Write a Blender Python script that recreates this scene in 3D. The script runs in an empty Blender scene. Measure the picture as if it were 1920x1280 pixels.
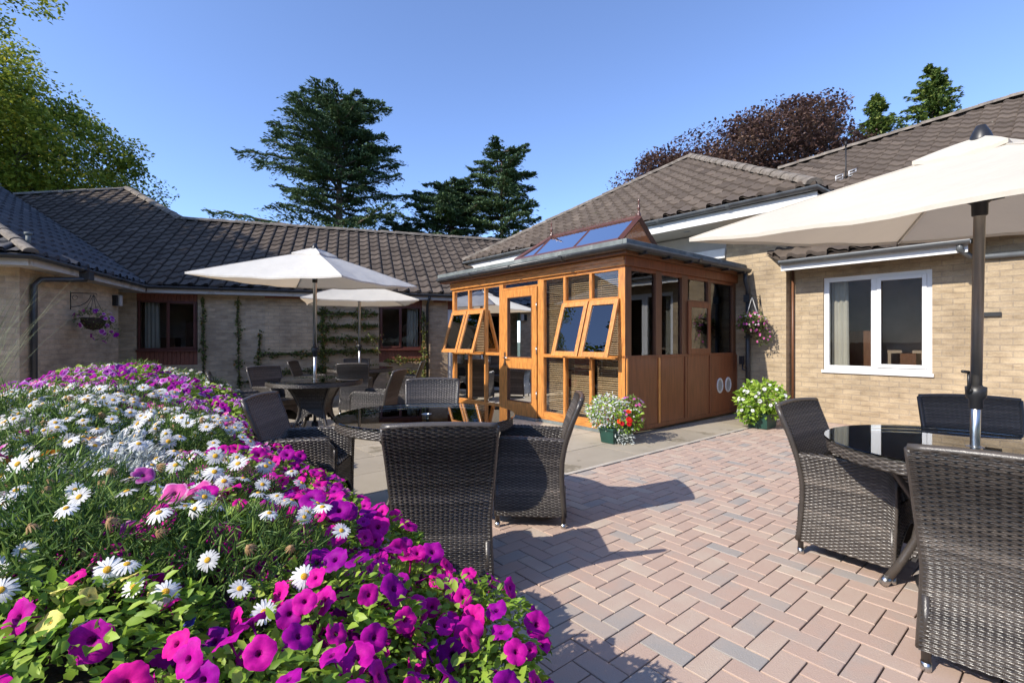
import bpy, bmesh, math, random
import numpy as np
from mathutils import Vector, Matrix
random.seed(7)
RNG = np.random.default_rng(11)
R = math.radians
scene = bpy.context.scene

# ------------------------------------------------------------------ camera
H = 1.25
cam_d = bpy.data.cameras.new('camera'); cam = bpy.data.objects.new('camera', cam_d)
scene.collection.objects.link(cam); scene.camera = cam
cam.location = (0, 0, H); cam.rotation_euler = (R(90), 0, 0)
cam_d.lens = 17.0; cam_d.sensor_width = 36.0; cam_d.clip_end = 2000; cam_d.clip_start = 0.02
cam_d.shift_y = -0.0005

# ------------------------------------------------------------------ sky and sun
SUN_EL = R(36.0)
SD = Vector((-0.83, -0.56, 0)).normalized()
SUNV = Vector((SD.x*math.cos(SUN_EL), SD.y*math.cos(SUN_EL), math.sin(SUN_EL)))
world = bpy.data.worlds.new("World"); scene.world = world; world.use_nodes = True
wn = world.node_tree; wn.nodes.clear()
sky = wn.nodes.new('ShaderNodeTexSky'); sky.sky_type = 'NISHITA'; sky.sun_disc = False
sky.sun_elevation = SUN_EL; sky.sun_rotation = math.atan2(SUNV.x, SUNV.y)
sky.altitude = 0; sky.air_density = 0.75; sky.dust_density = 0.3; sky.ozone_density = 7.0
bg = wn.nodes.new('ShaderNodeBackground'); bg.inputs['Strength'].default_value = 0.15
wo = wn.nodes.new('ShaderNodeOutputWorld')
hsv = wn.nodes.new('ShaderNodeHueSaturation'); hsv.inputs['Hue'].default_value = .503; hsv.inputs['Saturation'].default_value = .93; hsv.inputs['Value'].default_value = .95
wn.links.new(sky.outputs[0], hsv.inputs['Color']); wn.links.new(hsv.outputs[0], bg.inputs[0]); wn.links.new(bg.outputs[0], wo.inputs[0])
sun_d = bpy.data.lights.new('sun', 'SUN'); sun_d.energy = 2.75; sun_d.angle = R(0.5); sun_d.color = (1.0, 0.93, 0.82)
sun = bpy.data.objects.new('sun', sun_d); scene.collection.objects.link(sun)
sun.rotation_euler = SUNV.to_track_quat('Z', 'Y').to_euler(); sun.location = (-10, -10, 20)
scene.view_settings.view_transform = 'Standard'; scene.view_settings.look = 'None'
scene.view_settings.exposure = 1.22; scene.view_settings.gamma = 1.0
scene.render.resolution_x = 1024; scene.render.resolution_y = 682

# ------------------------------------------------------------------ frames
MU = (0.765, 0.644)
def M(u, v, z=0.0): return (0.765*u - 0.644*v, 0.644*u + 0.765*v, z)
E0 = (-7.26, 9.6)
def K(a, n, z=0.0): return (E0[0] + 0.95*a - 0.312*n, E0[1] + 0.312*a + 0.95*n, z)
def I(x, y, z=0.0): return (x, y, z)
def PX(px, py, d): return ((px-960)/906.7*d, d, H + (639-py)/906.7*d)

# ------------------------------------------------------------------ materials
def nodes(name):
    m = bpy.data.materials.new(name); m.use_nodes = True
    nt = m.node_tree; nt.nodes.clear()
    out = nt.nodes.new('ShaderNodeOutputMaterial')
    b = nt.nodes.new('ShaderNodeBsdfPrincipled')
    nt.links.new(b.outputs[0], out.inputs[0])
    return m, nt, b, out
def N(nt, t, **kw):
    n = nt.nodes.new(t)
    for k, v in kw.items():
        if k in n.inputs.keys() if isinstance(k, str) and not hasattr(n, k) else False: n.inputs[k].default_value = v
        else: setattr(n, k, v)
    return n
def ramp(nt, fac, stops):
    r = nt.nodes.new('ShaderNodeValToRGB'); nt.links.new(fac, r.inputs[0])
    el = r.color_ramp.elements
    while len(el) > 1: el.remove(el[-1])
    el[0].position = stops[0][0]; el[0].color = (*stops[0][1], 1)
    for p, c in stops[1:]:
        e = el.new(p); e.color = (*c, 1)
    return r.outputs[0]
def noise(nt, vec, scale, detail=4, rough=.55):
    n = nt.nodes.new('ShaderNodeTexNoise'); n.inputs['Scale'].default_value = scale
    n.inputs['Detail'].default_value = detail; n.inputs['Roughness'].default_value = rough
    if vec is not None: nt.links.new(vec, n.inputs['Vector'])
    return n.outputs['Fac']
def mixc(nt, a, b, fac, mode='MIX'):
    m = nt.nodes.new('ShaderNodeMix'); m.data_type = 'RGBA'; m.blend_type = mode
    for s, v in ((6, a), (7, b)):
        if hasattr(v, 'links'): nt.links.new(v, m.inputs[s])
        else: m.inputs[s].default_value = (*v, 1)
    if hasattr(fac, 'links'): nt.links.new(fac, m.inputs[0])
    else: m.inputs[0].default_value = fac
    return m.outputs[2]
def bump(nt, b, h, strength=.3, dist=.01):
    n = nt.nodes.new('ShaderNodeBump'); n.inputs['Strength'].default_value = strength
    n.inputs['Distance'].default_value = dist
    nt.links.new(h, n.inputs['Height']); nt.links.new(n.outputs[0], b.inputs['Normal'])
def coord(nt, kind='Object', scale=None):
    c = nt.nodes.new('ShaderNodeTexCoord').outputs[kind]
    if scale:
        m = nt.nodes.new('ShaderNodeMapping'); m.inputs['Scale'].default_value = scale
        nt.links.new(c, m.inputs[0]); c = m.outputs[0]
    return c
def sc(c, k): return tuple(min(1, x*k) for x in c)

def simple(name, col, rough=.6, metal=0, var=.18, scale=6, bmp=0, bscale=60, stretch=None, spec=None, dirt=None, coat=0):
    m, nt, b, o = nodes(name)
    c = coord(nt, 'Object', stretch)
    f = noise(nt, c, scale)
    cc = ramp(nt, f, [(.3, sc(col, 1-var)), (.7, sc(col, 1+var))])
    if dirt:
        f2 = noise(nt, coord(nt, 'Object'), dirt[1], 6, .65)
        msk = ramp(nt, f2, [(dirt[2], (0, 0, 0)), (dirt[2]+.12, (1, 1, 1))])
        cc = mixc(nt, cc, dirt[0], msk)
    nt.links.new(cc, b.inputs['Base Color'])
    b.inputs['Roughness'].default_value = rough; b.inputs['Metallic'].default_value = metal
    if spec is not None: b.inputs['Specular IOR Level'].default_value = spec
    if coat: b.inputs['Coat Weight'].default_value = coat; b.inputs['Coat Roughness'].default_value = .12
    if bmp: bump(nt, b, noise(nt, c, bscale, 5), bmp)
    return m

def attr_mat(name, stops, rough=.6, nz=(9, .25), bmp=.2, bscale=50, translucent=0, spots=None, spec=.4, sheen=None):
    """colour from the mesh's own per-piece 'tone' attribute, broken by noise"""
    m, nt, b, o = nodes(name)
    a = nt.nodes.new('ShaderNodeAttribute'); a.attribute_name = 'tone'
    c = coord(nt, 'Object')
    f = noise(nt, c, nz[0], 5)
    mm = nt.nodes.new('ShaderNodeMath'); mm.operation = 'MULTIPLY_ADD'
    nt.links.new(f, mm.inputs[0]); mm.inputs[1].default_value = nz[1]*2; mm.inputs[2].default_value = -nz[1]
    ad = nt.nodes.new('ShaderNodeMath'); ad.operation = 'ADD'; ad.use_clamp = True
    nt.links.new(a.outputs['Fac'], ad.inputs[0]); nt.links.new(mm.outputs[0], ad.inputs[1])
    col = ramp(nt, ad.outputs[0], stops)
    if spots:
        for (sc_, thr, cs) in spots:
            f2 = noise(nt, c, sc_, 6, .7)
            col = mixc(nt, col, cs, ramp(nt, f2, [(thr, (0, 0, 0)), (thr+.05, (1, 1, 1))]))
    nt.links.new(col, b.inputs['Base Color']); b.inputs['Roughness'].default_value = rough
    b.inputs['Specular IOR Level'].default_value = spec
    if bmp: bump(nt, b, noise(nt, c, bscale, 5), bmp)
    if translucent:
        t = nt.nodes.new('ShaderNodeBsdfTranslucent'); nt.links.new(col, t.inputs[0])
        mx = nt.nodes.new('ShaderNodeMixShader'); mx.inputs[0].default_value = translucent
        nt.links.new(b.outputs[0], mx.inputs[1]); nt.links.new(t.outputs[0], mx.inputs[2])
        nt.links.new(mx.outputs[0], o.inputs[0])
    return m

def brick_mat(name, c1, c2, mortar, stain=None):
    m, nt, b, o = nodes(name)
    uv = coord(nt, 'UV')
    br = nt.nodes.new('ShaderNodeTexBrick'); nt.links.new(uv, br.inputs['Vector'])
    br.inputs['Scale'].default_value = 1; br.inputs['Brick Width'].default_value = .225
    br.inputs['Row Height'].default_value = .075; br.inputs['Mortar Size'].default_value = .006
    br.inputs['Mortar Smooth'].default_value = .3; br.inputs['Bias'].default_value = -.1
    br.inputs['Color1'].default_value = (*c1, 1); br.inputs['Color2'].default_value = (*c2, 1)
    br.inputs['Mortar'].default_value = (*mortar, 1)
    # large and small blotches
    n1 = noise(nt, uv, 1.1, 5, .6)
    col = mixc(nt, br.outputs[0], ramp(nt, n1, [(.35, (.62, .6, .58)), (.6, (1.08, 1.05, 1.0))]), .7, 'MULTIPLY')
    mp = nt.nodes.new('ShaderNodeMapping'); mp.inputs['Scale'].default_value = (5, 14, 5); nt.links.new(uv, mp.inputs[0])
    n2 = noise(nt, mp.outputs[0], 1.0, 4, .6)
    col = mixc(nt, col, ramp(nt, n2, [(.3, (.62, .58, .54)), (.55, (1, 1, 1)), (.8, (1.15, 1.12, 1.08))]), .65, 'MULTIPLY')
    n3 = noise(nt, uv, 55, 4, .7)
    col = mixc(nt, col, ramp(nt, n3, [(.3, (.75, .75, .75)), (.7, (1.15, 1.15, 1.15))]), .6, 'MULTIPLY')
    nt.links.new(col, b.inputs['Base Color']); b.inputs['Roughness'].default_value = .9
    b.inputs['Specular IOR Level'].default_value = .15
    inv = nt.nodes.new('ShaderNodeMath'); inv.operation = 'SUBTRACT'; inv.inputs[0].default_value = 1
    nt.links.new(br.outputs['Fac'], inv.inputs[1])
    ad = nt.nodes.new('ShaderNodeMath'); ad.operation = 'MULTIPLY_ADD'; nt.links.new(n3, ad.inputs[0]); ad.inputs[1].default_value = .45
    nt.links.new(inv.outputs[0], ad.inputs[2])
    bump(nt, b, ad.outputs[0], .7, .008)
    return m

def glass_mat(name, tint, refl=.0, rough=.0, ior=1.5):
    m = bpy.data.materials.new(name); m.use_nodes = True; nt = m.node_tree; nt.nodes.clear()
    o = nt.nodes.new('ShaderNodeOutputMaterial')
    t = nt.nodes.new('ShaderNodeBsdfTransparent'); t.inputs[0].default_value = (*tint, 1)
    g = nt.nodes.new('ShaderNodeBsdfGlossy'); g.inputs['Roughness'].default_value = rough; g.inputs[0].default_value = (.95, .97, 1, 1)
    f = nt.nodes.new('ShaderNodeFresnel'); f.inputs[0].default_value = ior
    ad = nt.nodes.new('ShaderNodeMath'); ad.operation = 'ADD'; ad.use_clamp = True; ad.inputs[1].default_value = refl
    nt.links.new(f.outputs[0], ad.inputs[0])
    mx = nt.nodes.new('ShaderNodeMixShader'); nt.links.new(ad.outputs[0], mx.inputs[0])
    nt.links.new(t.outputs[0], mx.inputs[1]); nt.links.new(g.outputs[0], mx.inputs[2]); nt.links.new(mx.outputs[0], o.inputs[0])
    return m

def cloth_mat(name, col, tr=.25):
    m, nt, b, o = nodes(name)
    c = coord(nt, 'Object')
    f = noise(nt, c, 2.2, 4)
    cc = ramp(nt, f, [(.3, sc(col, .93)), (.7, sc(col, 1.03))])
    nt.links.new(cc, b.inputs['Base Color']); b.inputs['Roughness'].default_value = .85; b.inputs['Specular IOR Level'].default_value = .15
    bump(nt, b, noise(nt, c, 5, 3), .45, .03)
    t = nt.nodes.new('ShaderNodeBsdfTranslucent'); t.inputs[0].default_value = (.75, .6, .42, 1)
    mx = nt.nodes.new('ShaderNodeMixShader'); mx.inputs[0].default_value = tr
    nt.links.new(b.outputs[0], mx.inputs[1]); nt.links.new(t.outputs[0], mx.inputs[2]); nt.links.new(mx.outputs[0], o.inputs[0])
    return m

MAT = {}
MAT['brick'] = brick_mat('buff_brick', (.49, .39, .262), (.41, .325, .218), (.40, .33, .245))
MAT['brick_lightened'] = brick_mat('lightened_buff_brick', (.62, .475, .32), (.47, .36, .245), (.50, .41, .31))  # same buff brick, colour lightened to offset the shade on the wing
MAT['brick_panel'] = brick_mat('infill_brick', (.64, .48, .31), (.57, .42, .27), (.46, .37, .27))
ROOF = [(.0, (.055, .043, .035)), (.35, (.095, .075, .06)), (.7, (.135, .107, .085)), (1, (.19, .16, .13))]
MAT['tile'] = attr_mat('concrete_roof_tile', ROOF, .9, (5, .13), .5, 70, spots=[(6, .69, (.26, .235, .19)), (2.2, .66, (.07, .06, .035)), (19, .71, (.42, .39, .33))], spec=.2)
MAT['tile_dark'] = attr_mat('slate_grey_roof_tile', [(0, (.045, .045, .05)), (.5, (.085, .08, .08)), (1, (.16, .14, .13))], .75, (5, .2), .5, 70, spots=[(2.6, .68, (.22, .17, .11))], spec=.35)
MAT['ridge'] = simple('ridge_mortar', (.20, .17, .138), .95, var=.3, scale=9, bmp=.5, dirt=((.12, .1, .08), 5, .5))
MAT['wood'] = simple('orange_varnished_timber', (.56, .225, .052), .42, var=.34, scale=5, stretch=(9, 9, 1.2), coat=.35, bmp=.08)
MAT['wood_h'] = simple('orange_varnished_rail', (.52, .21, .048), .42, var=.34, scale=5, stretch=(1.5, 1.5, 9), coat=.3, bmp=.08)
MAT['panel'] = simple('red_brown_timber_panel', (.21, .068, .024), .5, var=.22, scale=4, stretch=(6, 6, .8), coat=.08)  # darkened in colour for the shaded right face of the conservatory
MAT['darkwood'] = simple('dark_timber', (.15, .062, .027), .45, var=.2, scale=5, stretch=(6, 6, 1))
MAT['redframe'] = simple('dark_red_window_frame', (.11, .032, .022), .45, var=.2, scale=6)
MAT['redwood'] = simple('red_stained_timber', (.20, .065, .038), .55, var=.2, scale=6, stretch=(8, 8, 1))
MAT['white'] = simple('white_upvc', (.70, .70, .69), .35, var=.03, scale=2)
MAT['fascia'] = simple('white_fascia_board', (.70, .695, .67), .5, var=.06, scale=3, dirt=((.5, .47, .42), 3, .62))
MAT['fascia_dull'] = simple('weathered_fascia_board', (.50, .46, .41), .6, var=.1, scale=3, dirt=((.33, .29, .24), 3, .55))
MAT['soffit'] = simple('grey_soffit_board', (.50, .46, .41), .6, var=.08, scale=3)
MAT['lead'] = simple('weathered_lead', (.15, .17, .165), .7, 0, var=.25, scale=7, dirt=((.24, .26, .245), 4, .55))
MAT['gutter'] = simple('black_plastic_gutter', (.045, .047, .05), .35, var=.2, scale=9, dirt=((.13, .13, .12), 5, .6))
MAT['gutter_grey'] = simple('grey_sunworn_gutter', (.10, .108, .112), .38, var=.25, scale=5, dirt=((.22, .22, .20), 4, .62))
MAT['glass'] = glass_mat('window_pane', (.93, .95, .94), .0, 0, 1.36)
MAT['glass_refl'] = glass_mat('roof_glass', (.6, .7, .75), .25)
MAT['glass_dark'] = glass_mat('dark_window_pane', (.82, .83, .83), .0, 0, 1.17)
MAT['table_glass'] = glass_mat('green_table_glass', (.86, .91, .88), .02, .0, 1.5)
MAT['room'] = simple('dim_room_wall', (.42, .32, .24), .9, var=.2, scale=2)
MAT['room_light'] = simple('cream_room_wall', (.35, .28, .2), .9, var=.1, scale=2)
MAT['curtain'] = cloth_mat('cream_curtain', (.62, .58, .48), .2)
MAT['slat'] = simple('wooden_blind_slat', (.50, .34, .20), .55, var=.2, scale=12)
MAT['steel'] = simple('brushed_steel', (.55, .55, .54), .28, 1.0, var=.08, scale=20, stretch=(1, 1, .1))
MAT['metal_shaded'] = simple('shaded_grey_pole', (.34, .315, .29), .38, .75, var=.06, scale=8)  # grey pole metal, the canopy's shade put into its darker colour
MAT['black'] = simple('black_plastic', (.02, .02, .022), .4, var=.2, scale=9)
MAT['iron'] = simple('black_wrought_iron', (.025, .025, .025), .5, .4, var=.2, scale=20)
MAT['canvas'] = cloth_mat('cream_parasol_canvas', (.66, .62, .535), .28)
MAT['canvas2'] = cloth_mat('white_parasol_canvas', (.68, .66, .61), .25)
MAT['pot'] = simple('dark_green_plastic_pot', (.015, .06, .045), .45, var=.2)
MAT['soil'] = simple('dark_soil', (.045, .03, .02), .95, var=.4, scale=30, bmp=.8, bscale=90)
MAT['sand'] = simple('jointing_sand', (.10, .085, .068), .95, var=.4, scale=12, bmp=.4)
MAT['lawn'] = simple('grass_ground', (.06, .09, .03), .95, var=.4, scale=3)
MAT['bark'] = simple('tree_bark', (.10, .075, .055), .95, var=.35, scale=4, stretch=(5, 5, 1), bmp=.7, bscale=30)
MAT['bark_red'] = simple('cedar_bark', (.15, .105, .075), .95, var=.3, scale=3, stretch=(4, 4, 1), bmp=.6, bscale=20)
MAT['weave'] = attr_mat('dark_brown_wicker', [(0, (.020, .017, .015)), (.5, (.066, .056, .048)), (.8, (.13, .112, .095)), (1, (.21, .17, .14))], .30, (25, .2), .15, 200, spec=.55)
MAT['weave_in'] = simple('dark_wicker_core', (.014, .011, .009), .6, var=.3, scale=40)
G_DEC = [(0, (.07, .10, .015)), (.35, (.20, .26, .035)), (.65, (.40, .42, .055)), (1, (.62, .44, .06))]
MAT['leaf'] = attr_mat('summer_leaves', G_DEC, .55, (.5, .15), 0, translucent=.4)
MAT['leaf_beech'] = attr_mat('copper_leaves', [(0, (.045, .025, .022)), (.5, (.12, .066, .052)), (1, (.24, .15, .09))], .5, (.5, .15), 0, translucent=.25)
MAT['leaf_cedar'] = attr_mat('cedar_needles', [(0, (.03, .055, .03)), (.5, (.09, .145, .065)), (.85, (.17, .24, .085)), (1, (.26, .30, .10))], .6, (.4, .15), 0, translucent=.12)
MAT['leaf_fir'] = attr_mat('conifer_sprays', [(0, (.035, .065, .015)), (.6, (.11, .17, .03)), (1, (.26, .27, .05))], .6, (.5, .15), 0, translucent=.2)
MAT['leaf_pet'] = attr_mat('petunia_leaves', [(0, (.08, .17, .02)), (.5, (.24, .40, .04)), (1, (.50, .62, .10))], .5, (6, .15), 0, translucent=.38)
MAT['leaf_daisy'] = attr_mat('feathery_daisy_leaves', [(0, (.04, .09, .025)), (.5, (.13, .23, .05)), (1, (.34, .44, .10))], .55, (6, .15), 0, translucent=.3)
MAT['leaf_silver'] = attr_mat('silver_felted_leaves', [(0, (.32, .36, .34)), (1, (.66, .70, .66))], .8, (6, .15), 0, translucent=.15)
MAT['leaf_climb'] = attr_mat('climber_leaves', [(0, (.05, .07, .015)), (.6, (.13, .17, .04)), (.93, (.26, .28, .07)), (1, (.45, .20, .04))], .6, (4, .15), 0, translucent=.3)
MAT['grassblade'] = attr_mat('grass_blades', [(0, (.05, .08, .025)), (1, (.24, .27, .12))], .6, (4, .15), 0, translucent=.3)

# ------------------------------------------------------------------ mesh helpers
COL = scene.collection
class MB:
    def __init__(s): s.v = []; s.f = []; s.uv = []; s.mi = []; s.tone = []; s.sm = []; s.has_tone = False
    def add(s, vs, fs, uvs=None, mi=0, tone=None, smooth=False):
        o = len(s.v); s.v.extend([tuple(p) for p in vs])
        for k, f in enumerate(fs):
            s.f.append([o+i for i in f]); s.mi.append(mi); s.sm.append(smooth)
            s.uv.append(uvs[k] if uvs else None)
            if tone is not None: s.has_tone = True
            s.tone.append(.5 if tone is None else (tone[k] if hasattr(tone, '__len__') else tone))
    def box(s, F, p0, p1, q0, q1, z0, z1, mi=0, tone=None):
        if p0 > p1: p0, p1 = p1, p0
        if q0 > q1: q0, q1 = q1, q0
        c = [(p0,q0,z0),(p1,q0,z0),(p1,q1,z0),(p0,q1,z0),(p0,q0,z1),(p1,q0,z1),(p1,q1,z1),(p0,q1,z1)]
        fs = [(0,3,2,1),(4,5,6,7),(0,1,5,4),(1,2,6,5),(2,3,7,6),(3,0,4,7)]
        uv = []
        for k, f in enumerate(fs):
            if k < 2: uv.append([(c[i][0], c[i][1]) for i in f])
            elif k in (2, 4): uv.append([(c[i][0], c[i][2]) for i in f])
            else: uv.append([(c[i][1], c[i][2]) for i in f])
        s.add([F(*x) for x in c], fs, uv, mi, tone)
    def tube(s, pts, r, n=8, mi=0, cap=True, tone=None, smooth=True):
        pts = [Vector(p) for p in pts]; rs = r if hasattr(r, '__len__') else [r]*len(pts)
        vs = []; up = None
        for i, p in enumerate(pts):
            d = (pts[min(i+1, len(pts)-1)] - pts[max(i-1, 0)]).normalized()
            if up is None:
                up = Vector((0, 0, 1)) if abs(d.z) < .9 else Vector((1, 0, 0))
            a = d.cross(up).normalized(); b = a.cross(d).normalized(); up = b
            for k in range(n):
                t = 2*math.pi*k/n
                vs.append(p + (a*math.cos(t) + b*math.sin(t))*rs[i])
        fs = []
        for i in range(len(pts)-1):
            for k in range(n):
                fs.append((i*n+k, i*n+(k+1) % n, (i+1)*n+(k+1) % n, (i+1)*n+k))
        if cap: fs.append(tuple(range(n-1, -1, -1))); fs.append(tuple((len(pts)-1)*n+k for k in range(n)))
        s.add(vs, fs, None, mi, tone, smooth)
    def quad(s, a, b, c, d, mi=0, uv=None, tone=None): s.add([a, b, c, d], [(0, 1, 2, 3)], [uv] if uv else None, mi, tone)
    def lathe(s, prof, c=(0, 0, 0), n=24, mi=0, smooth=True, tone=None):
        vs = []
        for (r, z) in prof:
            for k in range(n):
                t = 2*math.pi*k/n; vs.append((c[0]+r*math.cos(t), c[1]+r*math.sin(t), c[2]+z))
        fs = [(i*n+k, i*n+(k+1) % n, (i+1)*n+(k+1) % n, (i+1)*n+k) for i in range(len(prof)-1) for k in range(n)]
        s.add(vs, fs, None, mi, tone, smooth)
    def build(s, name, mats, parent=None, bevel=0):
        me = bpy.data.meshes.new(name)
        off = Vector((0, 0, 0)); p = parent
        while p is not None: off += p.location; p = p.parent
        me.from_pydata([(x[0]-off.x, x[1]-off.y, x[2]-off.z) for x in s.v], [], s.f)
        if any(u is not None for u in s.uv):
            ul = me.uv_layers.new(name='UVMap'); arr = []
            for f, u in zip(s.f, s.uv):
                for k in range(len(f)): arr.extend(u[k] if u is not None else (0, 0))
            ul.data.foreach_set('uv', arr)
        me.polygons.foreach_set('material_index', s.mi); me.polygons.foreach_set('use_smooth', s.sm)
        if s.has_tone:
            at = me.attributes.new('tone', 'FLOAT', 'FACE'); at.data.foreach_set('value', [float(t) for t in s.tone])
        for m in (mats if isinstance(mats, (list, tuple)) else [mats]): me.materials.append(m if not isinstance(m, str) else MAT[m])
        me.update()
        o = bpy.data.objects.new(name, me); COL.objects.link(o); o.parent = parent
        if bevel:
            b = o.modifiers.new('bevel', 'BEVEL'); b.width = bevel; b.segments = 2; b.limit_method = 'ANGLE'
        return o
def split_build(mb, name, mats, parent, bevel=0):
    """every separate piece of mb as an object of its own"""
    par = list(range(len(mb.v)))
    def fd(i):
        while par[i] != i: par[i] = par[par[i]]; i = par[i]
        return i
    for f in mb.f:
        for i in f[1:]:
            a, b = fd(f[0]), fd(i)
            if a != b: par[b] = a
    gr = {}
    for k, f in enumerate(mb.f): gr.setdefault(fd(f[0]), []).append(k)
    out = []
    for ks in gr.values():
        m = MB(); idx = {}
        for k in ks:
            nf = []
            for i in mb.f[k]:
                if i not in idx: idx[i] = len(m.v); m.v.append(mb.v[i])
                nf.append(idx[i])
            m.f.append(nf); m.uv.append(mb.uv[k]); m.mi.append(mb.mi[k]); m.sm.append(mb.sm[k]); m.tone.append(mb.tone[k])
        m.has_tone = mb.has_tone; out.append(m.build(name, mats, parent, bevel))
    return out
def tag(o, label=None, cat=None, group=None, kind=None):
    if label: o['label'] = label
    if cat: o['category'] = cat
    if group: o['group'] = group
    if kind: o['kind'] = kind
    return o
def thing(name, loc, label, cat, group=None, rz=0):
    o = bpy.data.objects.new(name, None); COL.objects.link(o); o.location = loc; o.rotation_euler = (0, 0, rz); o.empty_display_size = .1
    return tag(o, label, cat, group)
def copy_tree(o, parent=None):
    c = o.copy(); COL.objects.link(c)
    if parent is not None: c.parent = parent
    for ch in KIDS.get(o.name, []) or [x for x in o.children]: copy_tree(ch, c)
    return c
KIDS = {}

# roof covering of real lapped tiles, clipped to a convex outline
def tiles(name, P3, poly, mat, parent, w=.27, L=.32, step=.034, amp=.034, back=True):
    """P3(a,s,h): point on the slope; a along the eave, s up the slope, h above it"""
    amin = min(p[0] for p in poly)-.3; amax = max(p[0] for p in poly)+.3
    smin = min(p[1] for p in poly)-.05; smax = max(p[1] for p in poly)+.3
    bm = bmesh.new(); tl = bm.faces.layers.float.new('tone')
    n = 7; xs = [0, .06, .2, .45, .62, .76, .92, 1]; na = math.floor(amin/w); nb = math.ceil(amax/w)
    prof = [-1.0, -.35, -.1, -.2, .3, .9, .9, .35]
    c0 = math.floor(smin/L); c1 = math.ceil(smax/L)
    for c in range(c0, c1):
        for t in range(na, nb):
            tone = min(1, max(0, random.gauss(.45, .11))); jit = random.uniform(-.003, .005); js = random.uniform(-.006, .006)
            lo = []; hi = []; rz = []
            for k in range(n+1):
                a = (t + xs[k])*w; h = amp*prof[k]
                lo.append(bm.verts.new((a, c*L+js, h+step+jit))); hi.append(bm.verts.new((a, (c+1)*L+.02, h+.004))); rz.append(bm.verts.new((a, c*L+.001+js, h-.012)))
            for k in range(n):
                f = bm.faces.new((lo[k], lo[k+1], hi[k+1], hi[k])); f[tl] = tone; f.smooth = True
                f = bm.faces.new((rz[k], rz[k+1], lo[k+1], lo[k])); f[tl] = tone*.3  # riser darkened in tone to paint the shadow line under each course
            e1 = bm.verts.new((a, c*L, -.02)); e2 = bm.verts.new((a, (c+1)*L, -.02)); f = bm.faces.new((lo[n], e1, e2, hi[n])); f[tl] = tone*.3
    m = len(poly)
    area = sum(poly[i][0]*poly[(i+1) % m][1]-poly[(i+1) % m][0]*poly[i][1] for i in range(m))
    for i in range(m):
        a, b = poly[i], poly[(i+1) % m]
        nx, ny = (b[1]-a[1]), -(b[0]-a[0])
        if area < 0: nx, ny = -nx, -ny
        geom = bm.verts[:]+bm.edges[:]+bm.faces[:]
        bmesh.ops.bisect_plane(bm, geom=geom, plane_co=(a[0], a[1], 0), plane_no=(nx, ny, 0), clear_outer=True)
    if back:
        vs = [bm.verts.new((p[0], p[1], -.03)) for p in poly]; f = bm.faces.new(vs); f[tl] = .2
    off = Vector((0, 0, 0)); p = parent
    while p is not None: off += p.location; p = p.parent
    for v in bm.verts: v.co = Vector(P3(v.co.x, v.co.y, v.co.z)) - off
    me = bpy.data.meshes.new(name); bm.to_mesh(me); bm.free(); me.materials.append(MAT[mat])
    o = bpy.data.objects.new(name, me); COL.objects.link(o); o.parent = parent
    return o
def ridge(mb, a, b, r=.11, seg=.42):
    a = Vector(a); b = Vector(b); n = max(1, int((b-a).length/seg)); d = (b-a)/n
    side = d.normalized().cross(Vector((0, 0, 1))).normalized(); up = side.cross(d.normalized())
    for i in range(n):
        vs = []; rr = [r*random.uniform(1.0, 1.08), r*.9]
        for e in range(2):
            p = a + d*(i+(1.04 if e else 0)) + Vector((0, 0, random.uniform(-.006, .006)))
            for k in range(7):
                t = math.pi*(k/6)
                vs.append(p + side*math.cos(t)*rr[e] + up*(math.sin(t)*rr[e]*.75 - .02))
        mb.add(vs, [(k, k+1, 8+k, 7+k) for k in range(6)] + [tuple(range(7))], smooth=False)
def wall(mb, F, along, p0, p1, t0, t1, z0, z1, opens=(), mi=0):
    """wall in frame F; along='q': runs in q, thickness in p"""
    def bx(a0, a1, za, zb):
        if a1-a0 < 1e-4 or zb-za < 1e-4: return
        if along == 'q': mb.box(F, t0, t1, a0, a1, za, zb, mi)
        else: mb.box(F, a0, a1, t0, t1, za, zb, mi)
    cur = p0
    for (a0, a1, za, zb) in sorted(opens):
        bx(cur, a0, z0, z1); bx(a0, a1, z0, za); bx(a0, a1, zb, z1); cur = a1
    bx(cur, p1, z0, z1)
def framebox(mb, F, along, a0, a1, t0, t1, z0, z1, w, wz=None, mi=0):
    """a rectangular frame (butted pieces)"""
    wz = wz or w
    def bx(x0, x1, za, zb):
        if along == 'q': mb.box(F, t0, t1, x0, x1, za, zb, mi)
        else: mb.box(F, x0, x1, t0, t1, za, zb, mi)
    bx(a0, a0+w, z0, z1); bx(a1-w, a1, z0, z1); bx(a0+w, a1-w, z0, z0+wz); bx(a0+w, a1-w, z1-wz, z1)
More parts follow.
